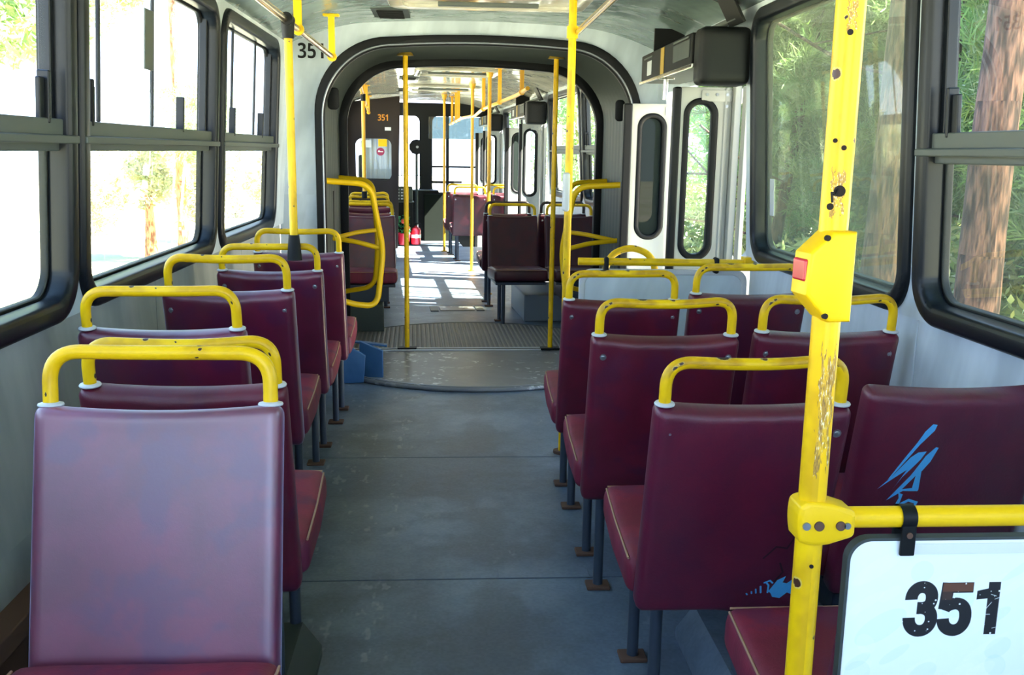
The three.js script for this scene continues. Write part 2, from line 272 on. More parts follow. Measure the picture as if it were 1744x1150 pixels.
// ---------------------------------------------------------------- rear section shell
const PR = 5.85;   // the wall with the opening to the joint
{
  const wl = upperWall(-1, false, -1.25, PR, [[-0.5, 1.03], [1.08, 2.57], [2.60, 4.10], [4.17, 5.5]]);
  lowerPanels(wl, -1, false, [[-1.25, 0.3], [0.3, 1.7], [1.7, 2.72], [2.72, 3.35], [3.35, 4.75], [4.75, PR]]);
  const wr = upperWall(1, false, -1.25, PR, [[-0.5, 0.95], [1.0, 2.55], [2.585, 4.0]], [[4.1, 5.62, 1.72]]);
  lowerPanels(wr, 1, false, [[-1.25, 0.3], [0.3, 1.85], [1.85, 2.57], [2.57, 4.1], [5.62, PR]]);
  busWindow(-1, false, -0.5, 1.03, { rail: 1, bars: [0.3], latch: [[0.9, 0]] });
  busWindow(-1, false, 1.08, 2.57, { rail: 1, bars: [1.8], latch: [[2.43, 0]] });
  busWindow(-1, false, 2.60, 4.10, { rail: 1, bars: [2.86, 3.36], latch: [[2.72, 2], [3.62, 1]], plate: 3.3 });
  busWindow(-1, false, 4.17, 5.50, { rail: 1, bars: [4.55, 5.06], latch: [[4.47, 1], [5.12, 1]] });
  busWindow(1, false, -0.5, 0.95, { rail: 1, bars: [0.3] });
  busWindow(1, false, 1.0, 2.55, { rail: 1, bars: [1.7], latch: [[2.42, 1]], low: M.glassDusty });
  busWindow(1, false, 2.585, 4.0, { glass: M.glassHazy });
  const side = (k) => { const q = new THREE.Shape(), l = CEIL.filter(([x]) => k * x >= 0.44); l.forEach(([x, y], i) => (i ? q.lineTo(x, y) : q.moveTo(x, y))); if (k > 0) { q.lineTo(1.16, 1.97); q.lineTo(1.16, 2.2); q.lineTo(l[0][0], 2.2); } else { q.lineTo(l[l.length - 1][0], 2.2); q.lineTo(-1.16, 2.2); q.lineTo(-1.16, 1.97); } return boxUV(new THREE.ExtrudeGeometry(q, { depth: 0.9, bevelEnabled: false })).translate(0, 0, 0.1); };
  const c = structMesh('ceiling', merge([ceilingGeo(-0.1, PR), ceilingGeo(-1.25, -1.0), side(-1), side(1)]), M.ceilingRear);   // unseen roof opening added behind the viewer, letting sky light onto seat and panel
  // joint strips and screws of the ceiling sheets
  for (const d of [0.9, 2.6, 4.2]) part(c, 'joint_strip', tube(CEIL.map(([x, y]) => V(x, y + 0.002, d)), 0.005, 0.02, 60, 6), M.alu);
  // rear wall behind the viewer with the wide rear window
  const s = new THREE.Shape(); s.moveTo(-1.2, -0.05); s.lineTo(1.2, -0.05); s.lineTo(1.2, 2.1); s.lineTo(-1.2, 2.1);
  s.holes.push(rrect(-1.04, 0.8, 1.04, 1.98, 0.14, THREE.Path));
  const rw = structMesh('wall_back', ext(s, 0.05, 0, 0), M.laminate, V(0, 0, -1.25));
  const w = struct('window_' + ++winCount, V(0, 0, -1.25)); const ring = rrect(-1.08, 0.76, 1.08, 2.02, 0.17); ring.holes.push(rrect(-1.02, 0.82, 1.02, 1.96, 0.12, THREE.Path));
  part(w, 'rubber_gasket', ext(ring, 0.06, 0.012, -0.015), M.gasket); part(w, 'pane', new THREE.PlaneGeometry(2.08, 1.18).translate(0, 1.39, 0.02), M.glass);
}
// floor: vinyl sheets with open joints, a stepwell at the door
{
  const f = struct('floor');
  const sheet = (x0, x1, d0, d1, y = 0) => part(f, 'floor_sheet', boxUV(bx(x1 - x0 - 0.004, 0.05, d1 - d0 - 0.006, (x0 + x1) / 2, y - 0.025, -(d0 + d1) / 2, 0.003)), M.floor);
  sheet(-1.2, 1.2, -1.25, 1.6); sheet(-1.2, 1.2, 1.6, 2.9); sheet(-1.2, 1.2, 2.9, 4.16); sheet(-1.2, 0.62, 4.16, 5.98); sheet(0.62, 1.2, 5.62, 5.98);
  sheet(0.62, 0.95, 4.16, 5.62, -0.26); sheet(0.9, 1.2, 4.16, 5.62, -0.5);
  part(f, 'step_riser', merge([bx(0.02, 0.26, 1.46, 0.625, -0.15, -4.89), bx(0.02, 0.26, 1.46, 0.93, -0.4, -4.89), bx(0.6, 0.5, 0.02, 0.91, -0.28, -4.15), bx(0.6, 0.5, 0.02, 0.91, -0.28, -5.63)]), M.floor);
  part(f, 'under_tray', bx(2.36, 0.03, 1.9, 0, -0.09, -6.43), M.black);
  // patch let into the sheet joint
  part(f, 'floor_patch', bx(0.3, 0.004, 0.07, 0.16, 0.002, -2.93, 0.0015), M.floor);
  const P = (side, x, d1, label) => { const s = new THREE.Shape(); s.moveTo(0, 0); s.lineTo(0.66, 0); s.lineTo(0.66, 0.1); s.lineTo(0.05, 0.1); s.lineTo(0, 0.03); const g = ext(s, d1 + 1.25, 0.006); g.scale(side, 1, 1); if (side < 0) { const q = g.attributes.position.array, n = g.attributes.normal.array; for (let i = 0; i < q.length; i += 9) for (let k = 0; k < 3; k++) { let t = q[i + k]; q[i + k] = q[i + 6 + k]; q[i + 6 + k] = t; t = n[i + k]; n[i + k] = n[i + 6 + k]; n[i + 6 + k] = t; } } const o = structMesh('floor_platform', g.translate(side * x, 0, -d1), label); return o; };
  P(-1, 0.5, 2.44, M.boxGreen); P(1, 0.5, 2.5, M.floor);
  const bb = structMesh('baseboard_left', merge([bx(0.07, 0.05, 5.9, -1.14, 0.3, -2.4), bx(0.02, 0.3, 5.9, -1.165, 0.15, -2.4)]), M.rust);
}
// cross section wall with the rounded opening, both ends of the joint
function portal(front, at, name) {
  const s = new THREE.Shape(); s.moveTo(-1.17, -0.02); s.lineTo(-1.17, SILL); s.lineTo(-1.09, 1.99); CEIL.forEach(([x, y]) => s.lineTo(x, y + 0.02)); s.lineTo(1.09, 1.99); s.lineTo(1.17, SILL); s.lineTo(1.17, -0.02);
  const hole = openPath(0); s.lineTo(hole[0][0] + 0.03, -0.02); for (const [x, y] of hole) s.lineTo(x + 0.03, y); s.lineTo(hole[hole.length - 1][0] + 0.03, -0.02); s.lineTo(-1.17, -0.02);
  const o = structMesh(name, ext(s, 0.06, 0, 0), M.laminate, front ? F(0, 0, at) : V(0, 0, at), front ? TH : 0);
  const band = (r0, r1, z, m, nm, th) => { const a = openPath(r0), b = openPath(r1).reverse(), q = new THREE.Shape(); [...a, ...b].forEach(([x, y], i) => (i ? q.lineTo(x + 0.03, y) : q.moveTo(x + 0.03, y))); return part(o, nm, ext(q, th, 0.006, z), m); };
  if (front) band(-0.02, 0.038, 0.058, M.rubber, 'rubber_surround', 0.06); else band(-0.048, 0.012, 0.05, M.rubber, 'rubber_surround', 0.035);
  if (!front) part(o, 'bright_bead', tube(openPath(-0.002).map(([x, y]) => new THREE.Vector3(x + 0.03, y, 0.088)), 0.006, 0.02, 140, 8), M.steel);
  return o;
}
function openPath(off) {   // outline of the passage, shrunk by off
  const w = 0.928 - off, top = 1.992 - off, r = 0.42 - off * 0.5, p = [[w, 0.0]];
  const n = 14, crown = 0.02;
  for (let i = 0; i <= n; i++) { const t = i / n * Math.PI / 2; p.push([w - r + r * Math.cos(t), top - crown - r + r * Math.sin(t)]); }
  for (let i = 1; i < 10; i++) { const x = (w - r) * (1 - i / 5); p.push([x, top - crown * (x / (w - r)) ** 2]); }
  for (let i = 0; i <= n; i++) { const t = Math.PI / 2 + i / n * Math.PI / 2; p.push([-w + r + r * Math.cos(t), top - crown - r + r * Math.sin(t)]); }
  p.push([-w, 0.0]); return p;
}
portal(false, PR + 0.06, 'wall_joint_rear');
const po = portal(true, 0.62, 'wall_joint_front');
{ // bellows: folded tunnel between the two frames
  const a = openPath(-0.01), N = 41, pos = [], idx = [], uv = [];
  for (let k = 0; k < N; k++) {
    const t = k / (N - 1), zig = (k % 4 === 0 ? -0.005 : k % 4 === 2 ? 0.04 : 0.018);
    a.forEach(([x, y], i) => {
      const zg = zig * (0.12 + 0.88 * sm(1.55, 1.95, y)), nx = x / 0.928, ny = Math.max(0, (y - 1.5) / 0.5), L = Math.hypot(nx, ny) || 1, ox = x + nx / L * zg, oy = y + ny / L * zg;
      const p = V(ox + 0.03, oy, PR + 0.06), q = F(ox + 0.03, oy, 0.56); p.lerp(q, t); pos.push(p.x, p.y, p.z); uv.push(i / 6, t);
    });
  }
  for (let k = 0; k < N - 1; k++) for (let i = 0; i < a.length - 1; i++) { const q = k * a.length + i; idx.push(q, q + 1, q + a.length, q + 1, q + a.length + 1, q + a.length); }
  const g = new THREE.BufferGeometry(); g.setAttribute('position', new THREE.Float32BufferAttribute(pos, 3)); g.setAttribute('uv', new THREE.Float32BufferAttribute(uv, 2)); g.setIndex(idx); g.computeVertexNormals();
  const m = M.bellows.clone(); m.side = THREE.DoubleSide;
  structMesh('wall_bellows', toCreasedNormals(g, 0.5), m);
}
// ---------------------------------------------------------------- front section shell
const PF = 0.6, FEND = 9.0;
{
  const wl = upperWall(-1, true, PF, FEND, [[0.75, 2.2], [2.25, 3.7], [3.75, 5.2], [5.25, 6.9], [7.35, 8.8]]);
  lowerPanels(wl, -1, true, [[PF, 2.2], [2.2, 3.7], [3.7, 5.2], [5.2, 6.9], [6.9, FEND]]);
  const wr = upperWall(1, true, PF, FEND, [[0.75, 1.9], [1.95, 3.55], [5.45, 7.2]], [[3.72, 5.3, 1.72], [7.45, 8.8, 1.72]]);
  lowerPanels(wr, 1, true, [[PF, 1.95], [1.95, 3.72], [5.3, 7.45], [8.8, FEND]]);
  for (const [a, b] of [[0.75, 2.2], [2.25, 3.7], [3.75, 5.2], [5.25, 6.9], [7.35, 8.8]]) busWindow(-1, true, a, b, { rail: 1, bars: [(a + b) / 2], latch: [[b - 0.3, 1]] });
  for (const [a, b] of [[0.75, 1.9], [1.95, 3.55], [5.45, 7.2]]) busWindow(1, true, a, b, { rail: 1, bars: [(a + b) / 2 - 0.2], latch: [[b - 0.12, 1]] });
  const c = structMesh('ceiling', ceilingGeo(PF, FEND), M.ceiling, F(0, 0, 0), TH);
  for (const d of [2.1, 3.6, 5.1, 6.6]) part(c, 'joint_strip', tube(CEIL.map(([x, y]) => V(x, y + 0.002, d)), 0.005, 0.02, 60, 6), M.alu);
  const f = struct('floor', F(0, 0, 0), TH);
  const sheet = (x0, x1, d0, d1, y = 0) => part(f, 'floor_sheet', boxUV(bx(x1 - x0 - 0.004, 0.05, d1 - d0 - 0.006, (x0 + x1) / 2, y - 0.025, -(d0 + d1) / 2, 0.003)), M.floor);
  sheet(-1.2, 1.2, 0.45, 2.1); sheet(-1.2, 1.2, 2.1, 3.74); sheet(-1.2, 0.62, 3.74, 5.3); sheet(-1.2, 1.2, 5.3, 7.45); sheet(-1.2, 0.55, 7.45, FEND);
  sheet(0.62, 1.2, 3.74, 5.3, -0.3); sheet(0.55, 1.2, 7.45, 8.85, -0.3);
  // inspection hatch let into the floor
  part(f, 'hatch_lid', bx(0.3, 0.006, 0.22, 0.02, 0.003, -1.89, 0.002), M.plate);
  part(f, 'hatch_frame', merge([-1, 1].map((k) => bx(0.07, 0.008, 0.25, 0.02 + k * 0.2, 0.004, -1.89, 0.002))), M.alu);
  // front wall: pillars and rails round the windscreen
  const fw = struct('wall_front', F(0, 0, FEND), TH);
  const s = new THREE.Shape(); s.moveTo(-1.2, -0.3); s.lineTo(1.2, -0.3); s.lineTo(1.2, 2.1); s.lineTo(-1.2, 2.1);
  for (const [x0, x1] of [[-1.1, -0.02], [0.18, 1.1]]) s.holes.push(rrect(x0, 0.72, x1, 1.9, 0.09, THREE.Path));
  part(fw, 'windscreen_frame', ext(s, 0.06), M.bellowsDark);
  const ws = struct('window_' + ++winCount, F(0, 0, FEND), TH);
  for (const [x0, x1] of [[-1.1, -0.02], [0.18, 1.1]]) part(ws, 'pane', new THREE.PlaneGeometry(x1 - x0, 1.2).translate((x0 + x1) / 2, 1.31, 0.03), M.glass);
}

// ---------------------------------------------------------------- turntable of the joint
{
  const t = thing('turntable', 'round floor turntable of the bus joint, smooth plate and ribbed mat with pale edge strips', 'turntable', V(0.03, 0, 6.43), TH / 2);
  const R = 1.08, X = 0.9;
  const half = (sgn, r, y0, th) => { const s = new THREE.Shape(), a0 = Math.acos(X / r); s.moveTo(-X, 0); s.lineTo(X, 0); for (let i = 0; i <= 40; i++) { const a = a0 + (Math.PI - 2 * a0) * i / 40; s.lineTo(r * Math.cos(a), r * Math.sin(a)); } const g = new THREE.ExtrudeGeometry(s, { depth: th, bevelEnabled: false }); g.rotateX(-Math.PI / 2); if (sgn > 0) g.rotateY(Math.PI); return boxUV(g.translate(0, y0, 0)); };
  part(t, 'smooth_plate', half(1, R - 0.012, 0.0, 0.028), M.plate);
  part(t, 'ribbed_mat', half(-1, R - 0.012, 0.0, 0.024), M.ribbed);
  const arc = (s, r, y, w) => { const pts = [], a0 = Math.acos(X / r); for (let i = 0; i <= 48; i++) { const a = a0 + (Math.PI - 2 * a0) * i / 48; pts.push(new THREE.Vector3(r * Math.cos(a), y, s * r * Math.sin(a))); } return tube(pts, w, 0.02, 90, 8); };
  part(t, 'edge_strip', arc(1, R, 0.014, 0.014), M.plate); part(t, 'edge_strip', arc(-1, R, 0.02, 0.008), M.alu); part(t, 'edge_strip', arc(1, R - 0.02, 0.026, 0.005), M.steel);
  for (const z of [-0.03, 0.03]) part(t, 'cross_strip', bx(2 * X, 0.008, 0.016, 0, 0.032, z, 0.002), M.collar);
  part(t, 'cross_seal', bx(2 * X, 0.008, 0.044, 0, 0.029, 0, 0.002), M.rubber);
}

// ---------------------------------------------------------------- seats
const SW = 0.42, BH = 0.53, BT = 0.062, BL = 0.245;
const backGeo = (v) => { const a = noise(6, v * 3 + 50), b = noise(14, v * 7 + 90); return pad(SW, BH, BT, 0.022, 34, 40, 6, (s) => {
  const [x, y, z] = s, u = x / SW * 2, t = (y / BH + 0.5); s[1] -= 0.012 * (1 - u * u) * sm(0.85, 1, t);                          // sagging top edge
  const k = (1 - u ** 4) * (1 - (2 * t - 1) ** 6); if (z > 0) s[2] += 0.006 * k + (a(u * 0.4 + 0.5, t * 0.7) - 0.5) * 0.008 * k + (b(u * 0.5 + 0.5, t * 0.25) - 0.5) * 0.007 * sm(0.7, 0.97, t); else s[2] += 0.004 * k;
  if (v === 3 && t < 0.2) s[1] -= 0.02 * sm(0.2, 0, t) * sm(-0.2, 0.5, u);                                                     // torn cover hanging low
}); };
const cushGeo = (v) => { const a = noise(5, v + 20); return pad(0.445, 0.095, 0.44, 0.028, 24, 8, 24, (s) => { const u = s[0] / 0.222, w = s[2] / 0.22, k = (1 - u ** 4) * (1 - w ** 4); if (s[1] > 0) s[1] += 0.012 * k + (a(u * 0.4 + 0.5, w * 0.4 + 0.5) - 0.5) * 0.012 * k; s[0] *= 1 - 0.05 * (w < 0 ? -w : 0); }); };
const backs = [1, 2, 3].map(backGeo), cushes = [1, 2].map(cushGeo);
const boltGeo = (() => { const g = new THREE.SphereGeometry(0.0065, 14, 8, 0, Math.PI * 2, 0, Math.PI / 2); g.scale(1, 0.45, 1); g.rotateX(Math.PI / 2); const w = new THREE.CylinderGeometry(0.0095, 0.0095, 0.002, 16); w.rotateX(Math.PI / 2); return merge([g, w]); })();
const collarGeo = new THREE.LatheGeometry([[0.0125, 0], [0.021, 0], [0.022, 0.0025], [0.0205, 0.005], [0.014, 0.007], [0.0125, 0.007]].map((p) => new THREE.Vector2(...p)), 24);
const handleGeo = (h, dip, drop) => tube([[-0.188, -0.03], [-0.188, h - drop], [-0.05, h - dip], [0.05, h - dip], [0.188, h], [0.188, -0.03]].map(([x, y]) => new THREE.Vector3(x, y, 0)), 0.0128, 0.055, 70, 14);
const handles = [handleGeo(0.1, 0.006, 0), handleGeo(0.1, 0.012, 0.006), handleGeo(0.096, 0.003, 0.004)];
const pipeGeo = (() => { const p = []; for (let i = 0; i <= 12; i++) p.push(i); return merge([-1, 1].map((k) => tube([new THREE.Vector3(k * 0.218, 0.088, 0.2), new THREE.Vector3(k * 0.215, 0.09, 0), new THREE.Vector3(k * 0.205, 0.088, -0.2)], 0.0028, 0.02, 16, 6)).concat([tube([new THREE.Vector3(-0.2, 0.088, -0.214), new THREE.Vector3(0.2, 0.088, -0.214)], 0.0028, 0.02, 4, 6)])); })();
// a seat faces -z; its origin lies on the floor under the foot of the backrest
function makeSeat(o, { vinyl = M.vinyl, handle = 0, handleMat = M.yellow, v = 0, legs = 1, backMat, bolts = true } = {}) {
  const b = part(o, 'backrest', backs[v], backMat || vinyl, [0, 0.335, 0], [BL, 0, 0]);
  if (bolts) for (const k of [-1, 1]) part(b, 'bolt', boltGeo, M.steel, [k * 0.178, BH - 0.055, BT / 2 + 0.002]);
  if (handle >= 0) { const h = part(o, 'grab_handle', handles[handle], handleMat, [0, 0.335 + (BH - 0.004) * Math.cos(BL), (BH - 0.004) * Math.sin(BL)], [BL * 0.4, 0, 0]); for (const k of [-1, 1]) part(h, 'collar', collarGeo, M.collar, [k * 0.188, 0.0, 0]); }
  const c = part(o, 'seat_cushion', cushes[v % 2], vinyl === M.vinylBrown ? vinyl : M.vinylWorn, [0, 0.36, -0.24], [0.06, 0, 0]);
  part(c, 'piping', pipeGeo, M.piping);
  part(o, 'seat_frame', bx(0.4, 0.022, 0.38, 0, 0.352, -0.23), M.leg);
  if (legs) for (const z of [-0.1, -0.36]) { const l = part(o, 'leg', cyl(0.0155, 0.345, 14).translate(0, 0.172, 0), M.leg, [legs * 0.13, 0, z]); part(l, 'foot_plate', bx(0.075, 0.012, 0.06, 0, 0.006, 0), M.rust); }
  if (!legs) part(o, 'pedestal', bx(0.3, 0.13, 0.3, 0, 0.29, -0.23), M.leg);
  return o;
}
const seatProtos = new Map();
function seat(pos, turn, label, opt = {}, group = 'maroon bus seats', sy = 1) {
  const key = JSON.stringify({ ...opt, vinyl: opt.vinyl?.uuid, handleMat: opt.handleMat?.uuid, backMat: opt.backMat?.uuid });
  let o;
  if (seatProtos.has(key)) { o = seatProtos.get(key).clone(); o.name = numbered('bus_seat'); scene.add(o); o.position.copy(pos); o.rotation.y = turn; tag(o, label, 'seat', group); }
  else { o = thing('bus_seat', label, 'seat', pos, turn, group); makeSeat(o, opt); seatProtos.set(key, o); }
  o.scale.y = sy; return o;
}
// sprayed tags on the two nearest backs of the door side: print on the vinyl
function tagged(kind) {
  const W = 840, H = 1060, c = document.createElement('canvas'); c.width = W; c.height = H; const g = c.getContext('2d');
  g.fillStyle = 'rgb(94,22,50)'; g.fillRect(0, 0, W, H);
  let q = 5; const r = () => { q = (q * 1103515245 + 12345) & 0x7fffffff; return q / 0x7fffffff; };
  for (let i = 0; i < 420; i++) { g.fillStyle = r() < 0.5 ? 'rgba(112,22,54,0.10)' : 'rgba(74,22,56,0.10)'; g.beginPath(); g.ellipse(r() * W, r() * H, 30 + r() * 120, 20 + r() * 90, r() * 3, 0, 7); g.fill(); }
  const poly = (p, col) => { g.fillStyle = col; g.beginPath(); p.forEach(([x, y], i) => (i ? g.lineTo(x, y) : g.moveTo(x, y))); g.closePath(); g.fill(); };
  const line = (p, w, col) => { g.strokeStyle = col; g.lineWidth = w; g.lineCap = 'round'; g.beginPath(); p.forEach(([x, y], i) => (i ? g.lineTo(x, y) : g.moveTo(x, y))); g.stroke(); };
  const B = 'rgb(84,190,255)';
  if (kind === 'strokes') {                    // slanted sharp strokes
    const s = 0.97, ox = -124, oy = 86, Q = (p) => p.map(([x, y]) => [ox + x * s, oy + y * s]);
    poly(Q([[440, 60], [462, 64], [455, 92], [400, 160], [300, 330], [285, 345], [350, 215], [385, 150], [410, 95]]), B);
    poly(Q([[246, 392], [300, 330], [370, 225], [400, 200], [440, 196], [420, 236], [352, 330], [290, 452], [330, 372], [366, 290], [330, 320]]), B);
    poly(Q([[480, 176], [494, 180], [470, 250], [438, 300], [446, 398], [442, 404], [372, 402], [300, 452], [330, 410], [390, 320], [440, 220]]), B);
    poly(Q([[415, 322], [412, 386], [366, 392]]), 'rgb(94,22,50)');
    poly(Q([[352, 410], [376, 420], [370, 470], [350, 470], [360, 440]]), B);
    line(Q([[380, 470], [410, 452], [450, 466], [440, 500], [430, 560]]), 14, B);
  } else {                                     // small bow of bars and a blot, low by the far edge; a black scribble above
    const s = 1.0, ox = 520, oy = 880, Q = (p) => p.map(([x, y]) => [ox + x * s, oy + y * s]);
    poly(Q([[92, 60], [80, 50], [112, -16], [150, -36], [140, 0], [160, 6], [190, -20], [230, -24], [226, 60], [200, 76], [170, 60], [140, 92], [104, 84]]), B);
    line(Q([[60, -6], [76, 14], [78, 56]]), 9, B); line(Q([[40, 20], [46, 56]]), 9, B); line(Q([[20, 36], [24, 58]]), 8, B); line(Q([[2, 50], [4, 60]]), 8, B); line(Q([[-20, 60], [-16, 66]]), 8, B); line(Q([[54, -2], [78, -14], [92, 0]]), 9, B);
    const K = 'rgba(24,10,16,0.85)'; for (const p of [[[250, -460], [214, -380], [150, -350], [112, -310]], [[150, -350], [166, -300], [130, -300]], [[30, -140], [80, -200], [130, -190], [160, -250], [190, -200]], [[190, -340], [230, -330], [196, -260], [240, -200]], [[110, -110], [130, -60], [100, -10]]]) line(p.map(([x, y]) => [ox + x, oy + y]), 8, K);
  }
  const t = new THREE.CanvasTexture(c); t.colorSpace = THREE.SRGBColorSpace; t.wrapS = t.wrapT = THREE.ClampToEdgeWrapping; t.repeat.set(1 / SW, 1 / BH); t.offset.set(0.5, 0); return phy({ map: t, roughness: 0.42, bumpMap: T.grain, bumpScale: 0.0005, clearcoat: 0.25, clearcoatRoughness: 0.45 });
}
const D = (d) => d + BH * Math.sin(BL);   // backrest top -> origin of a forward seat
// driver's side, rear section
seat(V(-0.655, 0.08, 1.65 - 0.13), Math.PI, 'maroon seat turned to the rear beside the driver-side windows, its pale sheen facing out', { vinyl: M.vinylSkySheen, v: 0, handle: 2, bolts: false, legs: 1 });
seat(V(-0.70, 0.04, D(1.95)), 0, 'maroon seat back to back with the rear-facing one, behind its doubled yellow handle', { v: 1, handle: 1, legs: 1 });
seat(V(-0.885, 0, D(2.45)), 0, 'maroon seat by the driver-side windows under the first window pillar', { vinyl: M.vinylSkyTint, v: 0, handle: 2, legs: 1 }, undefined, 1.077);
seat(V(-0.864, 0, D(3.1)), 0, 'maroon seat by the driver-side windows, second before the pole with rubber foot', { vinyl: M.vinylSkyTint, v: 1, handle: 0, legs: 1 }, undefined, 1.085);
seat(V(-0.868, 0, D(3.85)), 0, 'maroon seat whose handle carries the yellow pole with black rubber foot', { vinyl: M.vinylSkyTint, v: 0, handle: 2, legs: 1 }, undefined, 1.05);
seat(V(-0.855, 0, D(4.5)), 0, 'maroon seat just before the pale wall of the joint, driver side', { vinyl: M.vinylSkyTint, v: 1, handle: 0, legs: 1 }, undefined, 1.055);
// door side, rear section
seat(V(0.62, 0.0, 1.32), 0, 'maroon seat behind the white numbered panel, only its sunlit cushion edge showing', { v: 1, handle: -1, legs: -1 });
seat(V(0.484, 0, D(1.9)), 0, 'aisle seat with blue bow tag low on its back, by the large yellow pole', { handleMat: M.yellowWorn, backMat: tagged('bow'), v: 2, handle: 1, legs: -1 }, undefined, 1.012);
seat(V(0.957, 0, D(1.95)), 0, 'window seat with sharp blue strokes sprayed on its back, handle missing', { backMat: tagged('strokes'), v: 0, handle: -1, bolts: false, legs: 0 }, undefined, 1.04);
seat(V(0.455, 0, D(2.6)), 0, 'bright maroon aisle seat with chipped handle, one row before the blue-tagged one', { handleMat: M.yellowWorn, v: 0, handle: 1, legs: -1 }, undefined, 1.027);
seat(V(0.92, 0, D(2.6)), 0, 'maroon window seat under the large hazy window, one row before the blue strokes', { handleMat: M.yellowWorn, v: 1, handle: 1, legs: 0 }, undefined, 1.04);
seat(V(0.457, 0, D(3.3)), 0, 'maroon aisle seat against the white barrier of the rear door, yellow pole behind it', { handleMat: M.yellowWorn, v: 1, handle: 2, legs: -1 }, undefined, 1.018);
seat(V(0.91, 0, D(3.3)), 0, 'maroon window seat against the white barrier of the rear door', { handleMat: M.yellowWorn, v: 0, handle: 2, legs: 0 }, undefined, 1.046);
// front section
const fs = (u, s, rear, label, opt) => seat(F(u, 0, rear ? s - 0.13 : D(s)), TH + (rear ? Math.PI : 0), label, opt);
fs(0.45, 1.5, true, 'aisle seat facing the rear just past the joint, door side', { vinyl: M.vinylBrown, v: 0, handle: 2, bolts: false, legs: 1 });
fs(0.93, 1.5, true, 'window seat facing the rear just past the joint, door side', { vinyl: M.vinylBrown, v: 1, handle: 2, bolts: false, legs: 0 });
fs(0.45, 1.8, false, 'aisle seat with dark handle behind the rear-facing pair past the joint', { vinyl: M.vinylBrown, handleMat: M.darkTube, v: 1, handle: 0, legs: -1 });
fs(0.93, 1.8, false, 'window seat with dark handle behind the rear-facing pair past the joint', { vinyl: M.vinylBrown, handleMat: M.darkTube, v: 0, handle: 0, legs: 0 });
fs(0.45, 5.35, false, 'aisle seat on two dark legs ahead of the middle door', { vinyl: M.vinylBrown, v: 0, handle: 2, legs: -1 });
fs(0.93, 5.35, false, 'window seat ahead of the middle door', { vinyl: M.vinylBrown, v: 1, handle: 2, legs: 0 });
fs(0.42, 6.1, false, 'aisle seat with torn pale edges, last one before the front door', { vinyl: M.vinylBrown, v: 1, handle: 0, legs: -1 });
fs(0.9, 6.1, false, 'window seat, last one before the front door', { vinyl: M.vinylBrown, v: 0, handle: 0, legs: 0 });
fs(-0.73, 1.4, true, 'seat facing the rear behind the yellow guard loops of the joint', { vinyl: M.vinylSkyTint, v: 0, handle: 2, bolts: false, legs: 0 });
fs(-0.73, 1.75, false, 'seat back to back with the rear-facing one past the guard loops', { v: 1, handle: 0, legs: 1 });
['third seat from the joint, driver side of the front section', 'fourth seat from the joint, driver side of the front section'].forEach((l, i) => fs(-0.75, 2.6 + 0.85 * i, false, l, { v: i % 2, handle: i % 3, legs: 1 }));

